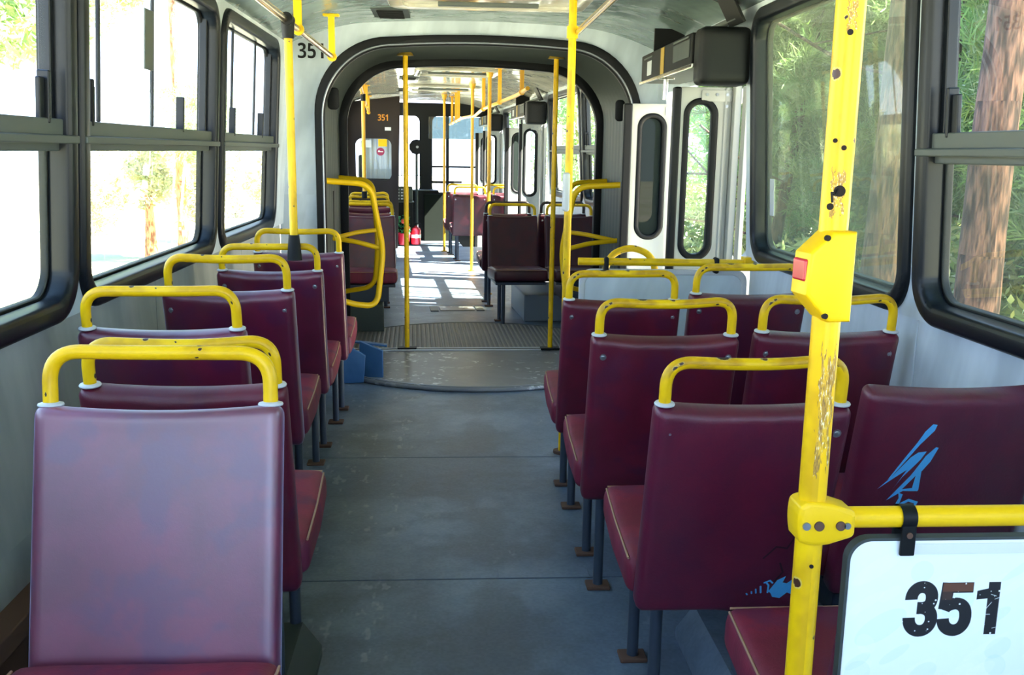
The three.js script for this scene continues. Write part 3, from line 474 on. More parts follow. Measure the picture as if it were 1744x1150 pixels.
// ---------------------------------------------------------------- poles, rails, barriers
const vpole = (parent, y0, y1, r = 0.0165, m = M.yellow) => part(parent, 'tube', (() => { const g = tube([new THREE.Vector3(0, y0, 0), new THREE.Vector3(0, y1, 0)], r, 0.01, 2, 22); return g; })(), m);
const flange = (o, y, m = M.rust, r = 0.04) => part(o, 'flange', cyl(r, 0.012, 20), m, [0, y, 0]);
{ // the large pole beside the numbered panel
  const p = thing('handrail_pole', 'large chipped yellow pole with stop button box, in front of the blue-tagged seat', 'pole', V(0.298, 0, 1.1));
  vpole(p, 0.0, 2.1, 0.0168); flange(p, 0.006); flange(p, 2.105, M.paintYellow);
  const s = new THREE.Shape([[0.014, 0.053], [-0.016, 0.053], [-0.043, 0.028], [-0.046, -0.02], [-0.02, -0.048], [-0.014, -0.053], [0.014, -0.053]].map((q) => new THREE.Vector2(...q)));
  const b = part(p, 'button_box', ext(s, 0.042, 0.005), M.paintYellow, [0, 1.232, -0.012], [0, 0.12, 0]);
  const rb = part(b, 'stop_button', bx(0.012, 0.026, 0.03, -0.0415, 0.008, 0.021, 0.003), M.redPlastic); rb.userData.label = 'red stop button';
  part(b, 'screw', cyl(0.0035, 0.004, 10), M.hole, [-0.024, 0.046, 0.041], [Math.PI / 2, 0, 0]); part(b, 'screw', cyl(0.0035, 0.004, 10), M.hole, [-0.02, -0.045, 0.041], [Math.PI / 2, 0, 0]);
  const hole = (x, y, r) => { const z = Math.sqrt(0.0168 ** 2 - x * x); part(p, 'bolt_hole', cyl(r, 0.0024, 16), M.hole, [x, y, z], [Math.PI / 2, 0, -Math.atan2(x, z)]); };
  hole(-0.005, 1.507, 0.0034); hole(-0.002, 1.38, 0.003); hole(-0.011, 1.388, 0.0026); hole(-0.003, 1.331, 0.0066); hole(-0.011, 1.313, 0.004); hole(-0.001, 0.868, 0.0026);
  const worn = part(p, 'worn_patch', new THREE.CylinderGeometry(0.01695, 0.01695, 0.07, 20, 1, true, -1.1, 1.6), M.grime, [0, 1.328, 0]); worn.userData.label = 'rubbed dull patch round the largest hole';
  part(p, 'worn_patch', new THREE.CylinderGeometry(0.01695, 0.01695, 0.2, 20, 1, true, -0.9, 2.0), M.grime, [0, 1.065, 0]).userData.label = 'scuffed dirty stretch below the button box'; part(p, 'worn_patch', new THREE.CylinderGeometry(0.01695, 0.01695, 0.045, 16, 1, true, -0.8, 1.1), M.grime, [0, 1.525, 0]);
  part(p, 'wire_end', tube([[-0.004, 1.336, 0.015], [-0.01, 1.325, 0.021], [-0.014, 1.332, 0.02], [-0.012, 1.318, 0.02]].map((q) => new THREE.Vector3(...q)), 0.0014, 0.004, 20, 6), M.black);
  // cast clamp with its bolts
  const cs = new THREE.Shape(); cs.moveTo(-0.022, 0.02); cs.quadraticCurveTo(-0.02, 0.03, 0, 0.029); cs.lineTo(0.02, 0.026); cs.lineTo(0.044, 0.018); cs.quadraticCurveTo(0.05, 0.016, 0.05, 0.008); cs.lineTo(0.05, -0.01); cs.quadraticCurveTo(0.05, -0.017, 0.043, -0.019); cs.lineTo(0.018, -0.027); cs.quadraticCurveTo(-0.01, -0.031, -0.02, -0.022); cs.quadraticCurveTo(-0.025, 0, -0.022, 0.02);
  const cl = part(p, 'clamp', ext(cs, 0.044, 0.0055), M.paintYellow, [0, 0.924, -0.023]);
  for (const [x, r, m] of [[-0.013, 0.005, M.steel], [0.003, 0.0062, M.rust], [0.03, 0.006, M.rust], [0.0385, 0.0042, M.steel]]) part(cl, 'bolt', cyl(r, 0.004, 16), m, [x, -0.001, 0.0445], [Math.PI / 2, 0, 0]);
}
{ // panel with the number
  const o = thing('partition_panel', 'white panel with black 351 hung from a yellow bar by black straps', 'panel', V(0.642, 0, 1.1));
  const bar = part(o, 'bar', tube([new THREE.Vector3(-0.31, 0, 0), new THREE.Vector3(0.48, 0, 0)], 0.0135, 0.01, 2, 18), M.paintYellow, [0, 0.926, 0]);
  const c = document.createElement('canvas'); c.width = 1480; c.height = 1150; const g = c.getContext('2d');
  g.fillStyle = 'rgb(244,250,247)'; g.fillRect(0, 0, 1480, 1150); let q = 3; const r = () => { q = (q * 1103515245 + 12345) & 0x7fffffff; return q / 0x7fffffff; };
  for (let i = 0; i < 260; i++) { g.fillStyle = r() < 0.6 ? 'rgba(255,255,255,0.22)' : 'rgba(196,226,214,0.18)'; g.beginPath(); g.ellipse(r() * 1480, r() * 1150, 20 + r() * 60, 10 + r() * 24, -0.6, 0, 7); g.fill(); }
  // 2000 px per metre; the digits stand 95 mm high
  g.strokeStyle = g.fillStyle = 'rgb(26,24,26)'; g.save(); g.translate(157 - 130 * 1.08, 118 - 118 * 1.08); g.scale(1.08, 1.08); g.lineWidth = 30; g.lineCap = 'butt'; g.lineJoin = 'miter';
  const curve = (p) => { g.beginPath(); g.moveTo(p[0], p[1]); for (let i = 2; i < p.length; i += 6) g.bezierCurveTo(p[i], p[i + 1], p[i + 2], p[i + 3], p[i + 4], p[i + 5]); g.stroke(); };
  curve([144, 160, 143, 118, 194, 118, 194, 156, 194, 176, 184, 182, 160, 182]); curve([160, 181, 188, 181, 197, 192, 197, 210, 197, 250, 143, 252, 142, 206]);
  curve([232, 118, 231, 140, 229, 165, 227, 186]); g.fillRect(218, 118, 76, 26); curve([226, 188, 234, 168, 281, 158, 281, 206, 281, 252, 228, 250, 226, 210]);
  g.fillRect(331, 118, 29, 134); g.beginPath(); g.moveTo(304, 140); g.lineTo(332, 134); g.lineTo(346, 118); g.lineTo(346, 158); g.lineTo(304, 162); g.fill();
  g.fillStyle = 'rgba(112,66,44,0.85)'; g.fillRect(219, 119, 74, 22); g.fillStyle = 'rgba(90,56,44,0.6)'; g.fillRect(219, 140, 24, 22);
  g.fillStyle = 'rgb(244,250,247)'; for (let i = 0; i < 46; i++) { g.beginPath(); g.arc(125 + r() * 245, 116 + r() * 140, 0.6 + r() * 2, 0, 7); g.fill(); } g.strokeStyle = 'rgb(244,250,247)'; for (let i = 0; i < 5; i++) { g.lineWidth = 1.5; g.beginPath(); const x = 325 + r() * 40, y = 140 + r() * 100; g.moveTo(x, y); g.lineTo(x + 14, y - 20 + r() * 30); g.stroke(); }
  g.restore();
  const t = new THREE.CanvasTexture(c); t.colorSpace = THREE.SRGBColorSpace;
  const PW = 0.74, PH = 0.575, sg = ext(rrect(-PW / 2, -PH / 2, PW / 2, PH / 2, 0.028), 0.012, 0.002); const uv = sg.attributes.uv; for (let i = 0; i < uv.count; i++) { const x = sg.attributes.position.getX(i), y = sg.attributes.position.getY(i); uv.setXY(i, x / PW + 0.5, y / PH + 0.5); }
  part(o, 'panel_sheet', sg, std({ map: t, roughness: 0.35 }), [0.078, 0.897 - PH / 2, -0.006]);
  const es = rrect(-PW / 2 - 0.003, -PH / 2 - 0.003, PW / 2 + 0.003, PH / 2 + 0.003, 0.03); es.holes.push(rrect(-PW / 2 + 0.001, -PH / 2 + 0.001, PW / 2 - 0.001, PH / 2 - 0.001, 0.027, THREE.Path));
  part(o, 'panel_edge', ext(es, 0.014, 0), M.bellows, [0.078, 0.897 - PH / 2, -0.007]);
  part(o, 'label_strip', bx(0.52, 0.014, 0.001, 0.04, 0.885, 0.0075, 0.0004), M.white);
  for (const x of [-0.222, 0.34]) { const st = part(o, 'strap', (() => { const g1 = new THREE.CylinderGeometry(0.0158, 0.0158, 0.019, 20, 1, true).rotateZ(Math.PI / 2); return merge([boxUV(g1), bx(0.019, 0.042, 0.005, 0.001, -0.027, 0.011, 0.002), bx(0.019, 0.04, 0.005, 0, -0.027, -0.011, 0.002)]); })(), M.rubber, [x, 0.926, 0]); part(st, 'rivet', cyl(0.004, 0.003, 12), M.rust, [0.001, -0.02, 0.014], [Math.PI / 2, 0, 0]); }
  const pl = part(o, 'wall_socket', cyl(0.03, 0.012, 20), M.paintYellow, [0.493, 0.926, 0], [0, 0, Math.PI / 2]);
}
{ const p = thing('handrail_pole', 'yellow pole from floor to ceiling by the rear door barrier', 'pole', V(0.372, 0, 4.22)); vpole(p, 0, 2.1, 0.0168); flange(p, 0.006); part(p, 'tape_patch', (() => bx(0.03, 0.17, 0.05, -0.012, 0, 0.002, 0.012))(), M.collar, [0, 1.2, 0.01]).userData.label = 'grey taped-over button box'; part(p, 'rail_socket', cyl(0.024, 0.05, 18), M.paintYellow, [0, 1.875, 0]); }
{ const p = thing('handrail_pole', 'yellow pole standing in a black rubber foot on a seat handle', 'pole', V(-0.765, 0, 3.82)); vpole(p, 1.0, 1.84, 0.0155); part(p, 'rubber_foot', cyl(0.03, 0.1, 20, 0.021), M.rubber, [0, 0.985, 0]); part(p, 'rubber_sleeve', merge([cyl(0.022, 0.07, 20, 0.026).translate(0, 1.815, 0), tube([new THREE.Vector3(0, 1.85, -0.03), new THREE.Vector3(0, 1.85, 0.035)], 0.024, 0.01, 2, 16)]), M.rubber); }
for (const [x, l] of [[-0.437, 'yellow pole on the turntable nearer the driver side'], [0.547, 'yellow pole on the turntable nearer the door side']]) { const p = thing('handrail_pole', l, 'pole', V(x, 0, 6.43), 0, 'turntable poles'); vpole(p, 0.03, 2.0, 0.0165); part(p, 'foot_plate', bx(0.13, 0.014, 0.07, 0, 0.038, 0), M.rubber); part(p, 'top_bracket', cyl(0.055, 0.06, 4, 0.02), M.dullYellow, [0, 2.0, 0]); }
function rail(label, pts, r, m, hangers, cls = 'overhead_rail') {
  const o = thing(cls, label, 'handrail', pts[0]); const L = pts.map((p) => p.clone().sub(pts[0]));
  part(o, 'rail_tube', tube(L, r, 0.08, 40, 14), m);
  for (const [p, top] of hangers) { const q = p.clone().sub(pts[0]), h = top - p.y; const g = part(o, 'hanger', merge([bx(0.034, h + 0.03, 0.014, 0, h / 2 - 0.005, 0, 0.006), cyl(0.024, 0.02, 18).rotateX(Math.PI / 2)]), m === M.paintOrange ? m : M.paintYellow, [q.x, q.y, q.z]); part(g, 'ceiling_plate', bx(0.085, 0.012, 0.05, 0, h, 0), m === M.paintOrange ? m : M.paintYellow); }
  return o;
}
rail('worn brass-coloured overhead rail beside the driver-side windows, held by two yellow hangers', [V(-0.772, 1.845, -1), V(-0.772, 1.85, 5.32)], 0.0135, M.brass, [[V(-0.772, 1.85, 4.12), 2.06], [V(-0.772, 1.85, 5.28), 2.06]]);
rail('worn overhead rail on the door side ending at the barrier pole', [V(0.392, 1.875, -1), V(0.392, 1.875, 4.2)], 0.0125, M.brass, []);
rail('yellow overhead rail over the aisle past the joint, ending at the pole', [F(0.47, 1.84, 0.9), F(0.47, 1.82, 1.5), F(0.40, 1.79, 3.5), F(0.40, 1.75, 4.3), F(0.40, 1.75, 4.55)], 0.016, M.paintOrange, [[F(0.47, 1.83, 1.2), 2.1], [F(0.43, 1.805, 2.3), 2.1], [F(0.402, 1.79, 3.4), 2.1]]);
rail('yellow overhead rail over the aisle near the front door', [F(0.36, 1.74, 7.6), F(0.33, 1.75, 5.6), F(0.35, 1.76, 5.2), F(0.40, 1.76, 4.6)], 0.016, M.paintOrange, [[F(0.35, 1.745, 7.0), 2.1], [F(0.34, 1.75, 6.2), 2.1], [F(0.335, 1.75, 5.7), 2.1]]);
rail('yellow overhead rail over the driver-side seats of the front section', [F(-0.78, 1.85, 0.7), F(-0.78, 1.85, 6.8)], 0.0145, M.paintOrange, [[F(-0.78, 1.85, 1.0), 2.06], [F(-0.78, 1.85, 2.4), 2.06], [F(-0.78, 1.85, 4.5), 2.06], [F(-0.78, 1.85, 6.6), 2.06]]);
for (const [u, s, l] of [[0.39, 2.75, 'yellow pole at the aisle behind the middle door'], [0.40, 4.57, 'yellow pole at the aisle ahead of the middle door'], [0.23, 6.8, 'thin yellow pole at the foot of the front door']]) { const p = thing('handrail_pole', l, 'pole', F(u, 0, s), TH); vpole(p, 0, 2.11, 0.0175, M.paintOrange); part(p, 'top_cup', cyl(0.026, 0.06, 18, 0.04), M.paintOrange, [0, 2.085, 0]); flange(p, 0.006, M.paintOrange); }
{ const p = thing('handrail_pole', 'yellow pole on a seat handle behind the guard loops of the joint', 'pole', F(-0.775, 0, 2.15), TH); vpole(p, 0.97, 1.84, 0.0165, M.paintOrange); part(p, 'rubber_sleeve', cyl(0.022, 0.06, 16), M.rubber, [0, 1.81, 0]); part(p, 'rubber_foot', cyl(0.024, 0.06, 16), M.rubber, [0, 0.98, 0]); }
// guard loops at the sides of the joint: two bent tubes and their cross ties
function guard(label, side, xi, xo) {
  const o = thing('guard_rail', label, 'handrail', V(0, 0, 6.43));
  const L = (x, y, d) => V(side * x, y, d - 6.43);
  part(o, 'loop', tube([L(xo + 0.1, 1.18, 6.05), L(xo - 0.02, 1.17, 6.1), L(xi + 0.03, 1.155, 6.15), L(xi - 0.04, 0.73, 6.25), L(xi + 0.0, 0.36, 6.2), L(xo - 0.06, 0.4, 6.1), L(xo + 0.1, 0.5, 6.05)], 0.019, 0.09, 110, 16), M.paintYellow);
  part(o, 'loop', tube([L(xo + 0.1, 1.18, 6.8), L(xi + 0.06, 1.16, 6.72), L(xi + 0.02, 0.73, 6.6), L(xi + 0.05, 0.43, 6.66), L(xo + 0.1, 0.36, 6.8)], 0.017, 0.09, 110, 16), M.paintYellow);
  part(o, 'cross_tie', tube([L(xi - 0.04, 0.735, 6.25), L(xi + 0.15, 0.78, 6.28), L(xo + 0.08, 0.8, 6.33)], 0.016, 0.04, 24, 14), M.paintYellow);
  part(o, 'cross_tie', tube([L(xi + 0.02, 0.83, 6.6), L(xi + 0.15, 0.82, 6.52), L(xo + 0.08, 0.78, 6.42)], 0.015, 0.04, 24, 14), M.paintYellow);
  part(o, 'post_bracket', bx(0.06, 0.5, 0.08, side * (xo + 0.07), 0.85, 0), M.bellowsDark);
}
guard('bent yellow guard loops at the driver side of the joint', -1, 0.62, 0.87);
guard('bent yellow guard loops at the door side of the joint', 1, 0.63, 0.93);
{ // barrier before the rear door
  const o = thing('door_barrier', 'pale barrier sheet hung from a yellow bar before the rear door', 'barrier', V(0.76, 0, 4.1));
  part(o, 'bar', tube([new THREE.Vector3(-0.36, 0.913, 0.06), new THREE.Vector3(0.4, 0.91, 0.06)], 0.0165, 0.01, 2, 18), M.yellow);
  part(o, 'wall_bracket', bx(0.04, 0.05, 0.06, 0.38, 0.912, 0.05), M.yellow);
  part(o, 'barrier_sheet', ext(rrect(-0.34, 0.14, 0.38, 0.868, 0.05), 0.014, 0.003), M.laminate, [0, 0, 0.02]);
  const e = rrect(-0.35, 0.13, 0.39, 0.878, 0.055); e.holes.push(rrect(-0.325, 0.155, 0.365, 0.853, 0.045, THREE.Path)); part(o, 'sheet_edge', ext(e, 0.02, 0.004), M.collar, [0, 0, 0.018]);
  for (const x of [-0.24, 0.24]) part(o, 'strap', bx(0.022, 0.07, 0.05, x, 0.9, 0.06, 0.012), M.rubber);
}
single('grab_arch', 'low yellow arched grab rail at the rear doorway', 'handrail', tube([[-0.13, 0, 0], [-0.1, 0.1, 0], [0, 0.14, 0], [0.1, 0.1, 0], [0.13, 0, 0]].map((p) => new THREE.Vector3(...p)), 0.0165, 0.1, 40, 14), M.yellow, V(0.725, 0.79, 4.55));

// ---------------------------------------------------------------- doors
function leafGeo(w, h, wx, ww, y0, y1) { const s = rrect(-w / 2, 0, w / 2, h, 0.01); s.holes.push(rrect(wx - ww / 2, y0, wx + ww / 2, y1, ww / 2 - 0.002, THREE.Path)); return ext(s, 0.034, 0.004, -0.017, 10); }
// a folded leaf stands across the doorway, its face to the rear
function doorLeaf(parent, w, h, wx, ww, y0, y1, glass, x, z, rub, plate, ry = 0) {
  const o = part(parent, 'door_leaf', leafGeo(w, h, wx, ww, y0, y1), M.door, [x, -0.42, z], [0, ry, 0]);
  const r = rrect(wx - ww / 2 - 0.004, y0 - 0.004, wx + ww / 2 + 0.004, y1 + 0.004, ww / 2); r.holes.push(rrect(wx - ww / 2 + 0.026, y0 + 0.026, wx + ww / 2 - 0.026, y1 - 0.026, ww / 2 - 0.028, THREE.Path));
  part(o, 'window_rubber', ext(r, 0.046, 0.01, -0.023, 12), M.rubber);
  part(o, 'pane', ext(rrect(wx - ww / 2 + 0.02, y0 + 0.02, wx + ww / 2 - 0.02, y1 - 0.02, ww / 2 - 0.022), 0.004, 0, -0.002, 10), glass);
  part(o, 'edge_rubber', bx(rub, h, 0.05, -w / 2 - rub / 2 + 0.006, h / 2, 0, 0.01), M.rubber);
  if (plate) { part(o, 'hinge_plate', ext(rrect(w / 2 - 0.14, h - 0.062, w / 2, h - 0.012, 0.01), 0.006, 0.0015, 0.017), M.door); for (const [px, py] of [[-0.115, -0.032], [-0.07, -0.032], [-0.025, -0.032], [-0.025, -0.082]]) part(o, 'bolt', cyl(0.007, 0.006, 12), M.steel, [w / 2 + px, h + py, 0.024], [Math.PI / 2, 0, 0]); }
  else part(o, 'hinge_plate', bx(0.04, 0.05, 0.008, w / 2 - 0.03, h - 0.04, 0.02, 0.003), M.white);
  return o;
}
let doorCount = 0;
function foldingDoor(front, near, far, mirrorGlass) {
  const o = struct('door_' + ++doorCount, front ? F(0, 0, 0) : V(0, 0, 0), front ? TH : 0);
  doorLeaf(o, 0.235, 2.085, -0.02, 0.152, 1.315, 2.035, M.glass, 0.99, -near, 0.034, true);
  part(o, 'door_leaf', leafGeo(0.3, 2.085, 0, 0.15, 1.315, 2.035), M.door, [1.2, -0.42, -near - 0.06], [0, 0.5, 0]);
  part(o, 'jamb_strip', merge([bx(0.03, 2.1, 0.05, 1.125, 0.62, -near + 0.03), bx(0.02, 2.1, 0.06, 1.16, 0.62, -near + 0.06)]), M.door);
  doorLeaf(o, 0.245, 2.07, 0.0, 0.165, 1.3, 2.015, M.glassDark, 1.005, -far, 0.05, false);
  part(o, 'door_leaf', leafGeo(0.26, 2.07, 0, 0.16, 1.3, 2.015), M.door, [1.03, -0.42, -far - 0.09], [0, 0.12, 0]);
  return o;
}
foldingDoor(false, 4.32, 5.52); foldingDoor(true, 3.95, 5.1); foldingDoor(true, 7.65, 8.7);
// door drive casings over the doorways
function doorDrive(front, s0, s1, label) {
  const p = front ? F(0.87, 0, (s0 + s1) / 2) : V(0.87, 0, (s0 + s1) / 2), L = s1 - s0;
  const o = thing('door_drive_casing', label, 'casing', p, front ? TH : 0);
  part(o, 'casing_box', bx(0.2, 0.135, L - 0.12, 0.1, 1.81, -0.06, 0.008), M.black);
  part(o, 'lower_rail', bx(0.012, 0.016, L - 0.06, -0.004, 1.738, -0.03, 0.003), M.chrome);
  part(o, 'under_tray', bx(0.2, 0.006, L - 0.2, 0.1, 1.738, -0.05, 0.002), M.bellows);
  part(o, 'end_cover', pad(0.215, 0.235, 0.14, 0.03, 14, 14, 10).translate(0.115, 1.655, L / 2 - 0.05), M.rubber);
  part(o, 'cover_plate', bx(0.004, 0.075, 0.3, -0.002, 1.815, 0.3, 0.0015), M.bellows); part(o, 'cover_strip', bx(0.006, 0.008, 0.28, -0.004, 1.862, 0.3, 0.002), M.alu);
  part(o, 'yellow_tape', bx(0.003, 0.125, 0.07, -0.0015, 1.808, -0.08, 0.001), M.dullYellow);
  part(o, 'notice_label', bx(0.003, 0.07, 0.1, -0.0015, 1.8, -0.38, 0.001), M.collar); part(o, 'cover_strip', bx(0.006, 0.008, 0.2, -0.004, 1.852, -0.4, 0.002), M.alu);
  part(o, 'hinged_flap', bx(0.16, 0.14, 0.012, 0.12, 1.94, -L / 2 + 0.1, 0.003).rotateX(0), M.black, [0, 0, 0], [0, 0, 0]);
  part(o, 'hinged_flap', bx(0.012, 0.15, 0.2, 0, 0, 0, 0.003), M.black, [0.13, 1.965, L / 2 - 0.02], [0, 0, 0.5]);
  part(o, 'pipe', tube([new THREE.Vector3(0.16, 1.925, -L / 2 + 0.1), new THREE.Vector3(0.16, 1.925, L / 2)], 0.014, 0.01, 2, 10), M.alu);
  part(o, 'door_arm', merge([cyl(0.014, 0.12, 12).translate(0.03, 1.69, -0.12), bx(0.08, 0.012, 0.03, 0.03, 1.732, -0.12)]), M.chrome);
}
doorDrive(false, 4.02, 5.2, 'dark door drive casing over the rear doorway with yellow tape and a label');
doorDrive(true, 3.65, 4.8, 'dark door drive casing over the middle doorway');
doorDrive(true, 7.3, 8.5, 'dark door drive casing over the front doorway');

// ---------------------------------------------------------------- fittings
{ // fleet number on the wall of the joint and on the driver's partition, as flat lettering
  const digits = (h, sx) => { const g = new TextGeometry('351', { font, size: h, depth: 0.0012, curveSegments: 6, bevelEnabled: false }); g.scale(sx, 1, 1); return g; };
  single('fleet_number', 'black 351 on the pale wall of the joint behind the overhead rail', 'number', digits(0.085, 0.85), M.black, V(-1.03, 1.885, 5.788));
  single('fleet_number', 'small orange 351 on the dark partition behind the driver', 'number', digits(0.085, 0.8), std({ color: 0xd08a2c, roughness: 0.6 }), F(-0.665, 1.765, 7.165), TH);
}
{ const w = single('window_sticker', 'pale blue-grey sticker strip at the edge of the hazy window', 'sticker', bx(0.05, 0.15, 0.002, 0, 0, 0, 0.0008), M.collar); onWall(w, 1, false, 3.86, 1.2); w.translateZ(-0.033); }
single('control_cover', 'small black oval cover on the joint frame, driver side', 'cover', ext(rrect(-0.035, -0.065, 0.035, 0.065, 0.025), 0.02, 0.006), M.rubber, V(-0.852, 1.67, 6.0));
single('control_cover', 'small black oval cover on the joint frame, door side', 'cover', ext(rrect(-0.03, -0.065, 0.03, 0.065, 0.025), 0.02, 0.006), M.rubber, V(0.9, 1.63, 6.0));
{ const o = thing('roof_hatch', 'square roof hatch with raised rim over the aisle before the joint', 'hatch', V(0.04, 2.118, 4.75)); const s = rrect(-0.5, -0.42, 0.5, 0.42, 0.1); s.holes.push(rrect(-0.42, -0.34, 0.42, 0.34, 0.07, THREE.Path)); const g = ext(s, 0.035, 0.012); part(o, 'rim', g, M.ceiling, [0, 0, 0], [Math.PI / 2, 0, 0]); part(o, 'lid', bx(0.84, 0.02, 0.68, 0, -0.008, 0), M.ceiling); part(o, 'handle_bar', bx(0.5, 0.02, 0.04, 0, -0.035, 0.2), M.alu); part(o, 'handle_bar', bx(0.5, 0.02, 0.04, 0, -0.035, -0.2), M.alu); }
const vent = (pos, turn, label) => { const o = thing('air_vent', label, 'vent', pos, turn); part(o, 'vent_frame', bx(0.2, 0.016, 0.34, 0, 0, 0, 0.004), M.bellows); for (let i = 0; i < 6; i++) part(o, 'slat', bx(0.14, 0.012, 0.012, 0, -0.012, -0.12 + i * 0.048, 0.002), M.black); };
vent(V(-0.47, 2.105, 5.45), 0, 'dark slatted ceiling vent before the joint');
[[1.9, 'dark ceiling vent past the joint'], [3.9, 'dark ceiling vent at the middle of the front section'], [5.9, 'dark ceiling vent nearest the partition']].forEach(([s, l]) => vent(F(-0.33, 2.11, s), TH, l));
[[3.0, 'roof hatch frame past the joint'], [5.4, 'roof hatch frame near the driver']].forEach(([s, l]) => { const o = thing('roof_hatch', l, 'hatch', F(0.12, 2.118, s), TH); const sh = rrect(-0.42, -0.4, 0.42, 0.4, 0.08); sh.holes.push(rrect(-0.36, -0.34, 0.36, 0.34, 0.05, THREE.Path)); part(o, 'rim', ext(sh, 0.03, 0.01), M.ceiling, [0, 0, 0], [Math.PI / 2, 0, 0]); part(o, 'lid', bx(0.74, 0.02, 0.7, 0, -0.006, 0), M.ceiling); part(o, 'handle_bar', bx(0.6, 0.02, 0.05, 0, -0.03, 0.1), M.alu); });
{ // blue flap and heater box beside the turntable
  const o = thing('wheel_fairing', 'bent blue vinyl flap on the floor beside the turntable', 'fairing', V(-0.72, 0, 5.6));
  const mk = (pts, w) => { const s = new THREE.Shape(pts.map((p) => new THREE.Vector2(...p))); return ext(s, w, 0.004); };
  part(o, 'front_sheet', mk([[-0.16, 0.0], [0.06, 0.0], [0.075, 0.17], [-0.0, 0.22], [-0.14, 0.26]], 0.02), M.flapBlue, [0, 0.005, 0.02], [0.12, 0.1, 0]);
  part(o, 'side_sheet', mk([[0.0, 0.0], [0.15, 0.0], [0.15, 0.2], [0.01, 0.25]], 0.02), M.flapBlue, [0.03, 0.0, -0.05], [0.08, -0.2, 0]);
  part(o, 'top_strip', bx(0.34, 0.012, 0.05, 0, 0.235, -0.06).rotateZ(-0.12), M.flapBlue);
}
single('heater_box', 'dark green box under the rear-facing seat past the joint, driver side', 'box', bx(0.5, 0.22, 0.94, 0, 0.11, 0, 0.012), M.boxGreen, F(-0.87, 0, 1.2), TH);
single('heater_box', 'pale grey wheel box under the rear-facing pair, door side', 'box', bx(0.62, 0.22, 0.8, 0, 0.11, 0, 0.012), M.boxGrey, F(0.83, 0, 1.62), TH);
{ // driver's cab
  const s = new THREE.Shape(); s.moveTo(-1.16, 0); s.lineTo(-0.4, 0); s.lineTo(-0.36, 1.9); s.lineTo(-0.36, 2.1); s.lineTo(-1.12, 2.0); s.holes.push(rrect(-0.97, 0.95, -0.48, 1.52, 0.09, THREE.Path));
  const o = structMesh('wall_partition', ext(s, 0.03, 0.004), M.partition, F(0, 0, 7.2), TH);
  part(o, 'pane', new THREE.PlaneGeometry(0.5, 0.58).translate(-0.725, 1.235, 0.012), M.glass);
  const pos = (u, y) => F(u, y, 7.168);
  const label = (n, l, u, y, w, h, m) => single(n, l, 'sticker', bx(w, h, 0.002, 0, 0, 0, 0.0008), m, pos(u, y), TH);
  label('notice_label', 'small white label under the orange number', -0.525, 1.655, 0.085, 0.045, M.white);
  const paper = label('notice_sheet', 'white notice sheet in the partition window', -0.83, 1.45, 0.15, 0.1, M.white);
  label('notice_sheet', 'yellow notice in the partition window', -0.6, 1.465, 0.12, 0.1, M.paintYellow);
  const pr = thing('prohibition_sticker', 'round red and white sticker under the yellow notice', 'sticker', pos(-0.63, 1.345), TH); part(pr, 'disc', cyl(0.055, 0.002, 28), std({ color: 0xa03058, roughness: 0.5 }), [0, 0, 0], [Math.PI / 2, 0, 0]); part(pr, 'white_mark', bx(0.07, 0.014, 0.002, 0, 0, 0.002, 0.0008), M.white); part(pr, 'white_mark', bx(0.02, 0.012, 0.002, -0.02, 0.012, 0.002, 0.0008), M.white);
  const dseat = thing('driver_seat', 'dark high-backed driver seat behind the partition window', 'seat', F(-0.72, 0, 7.75), TH); part(dseat, 'backrest', pad(0.46, 0.75, 0.1, 0.04, 16, 20, 6), M.bellowsDark, [0, 0.55, 0]); part(dseat, 'seat_cushion', pad(0.46, 0.12, 0.46, 0.04, 12, 6, 12), M.bellowsDark, [0, 0.45, -0.25]); part(dseat, 'pedestal', cyl(0.1, 0.45, 16), M.black, [0, 0.225, -0.22]);
  const cu = []; for (let i = 0; i < 13; i++) cu.push(bx(0.04, 0.62, 0.022, -0.87 + i * 0.034, 1.28, (i % 2) * 0.014, 0.01)); single('cab_curtain', 'grey pleated curtain behind the partition window', 'curtain', merge(cu), M.collar, F(0, 0, 7.36), TH);
  const dash = thing('dashboard', 'dark dashboard and cab step beside the windscreen', 'dashboard', F(-0.3, 0, 8.6), TH); part(dash, 'desk', bx(1.3, 0.3, 0.4, -0.1, 0.62, 0), M.black); part(dash, 'front_panel', bx(1.3, 0.5, 0.06, -0.1, 0.25, 0.12), M.bellowsDark); part(dash, 'sill_strip', bx(0.5, 0.012, 0.03, 0.15, 0.77, 0.19), M.alu);
  const tk = thing('ticket_machine', 'grey ticket machine with rows of pale buttons on a dark stand', 'machine', F(-0.3, 0, 7.85), TH); part(tk, 'stand', bx(0.26, 0.62, 0.2, 0, 0.31, 0), M.black); part(tk, 'machine_body', bx(0.26, 0.22, 0.16, 0, 0.74, 0, 0.02), M.boxGreen); for (let i = 0; i < 3; i++) for (let j = 0; j < 4; j++) part(tk, 'button', bx(0.03, 0.02, 0.008, -0.08 + i * 0.055, 0.67 + j * 0.045, 0.083, 0.003), M.collar); part(tk, 'shelf', bx(0.3, 0.014, 0.2, 0, 0.625, 0.02), M.alu);
  const ex = thing('fire_extinguisher', 'red fire extinguisher standing beside the driver cab', 'extinguisher', F(-0.13, 0.02, 7.6), TH); part(ex, 'cylinder', new THREE.LatheGeometry([[0, 0], [0.068, 0], [0.072, 0.015], [0.072, 0.2], [0.06, 0.235], [0.024, 0.255], [0.02, 0.27], [0, 0.27]].map((p) => new THREE.Vector2(...p)), 28), M.redPlastic); part(ex, 'valve', merge([cyl(0.018, 0.03, 14).translate(0, 0.285, 0), bx(0.09, 0.014, 0.02, 0.02, 0.305, 0)]), M.black); part(ex, 'gauge_label', cyl(0.0725, 0.05, 28), M.white, [0, 0.12, 0]);
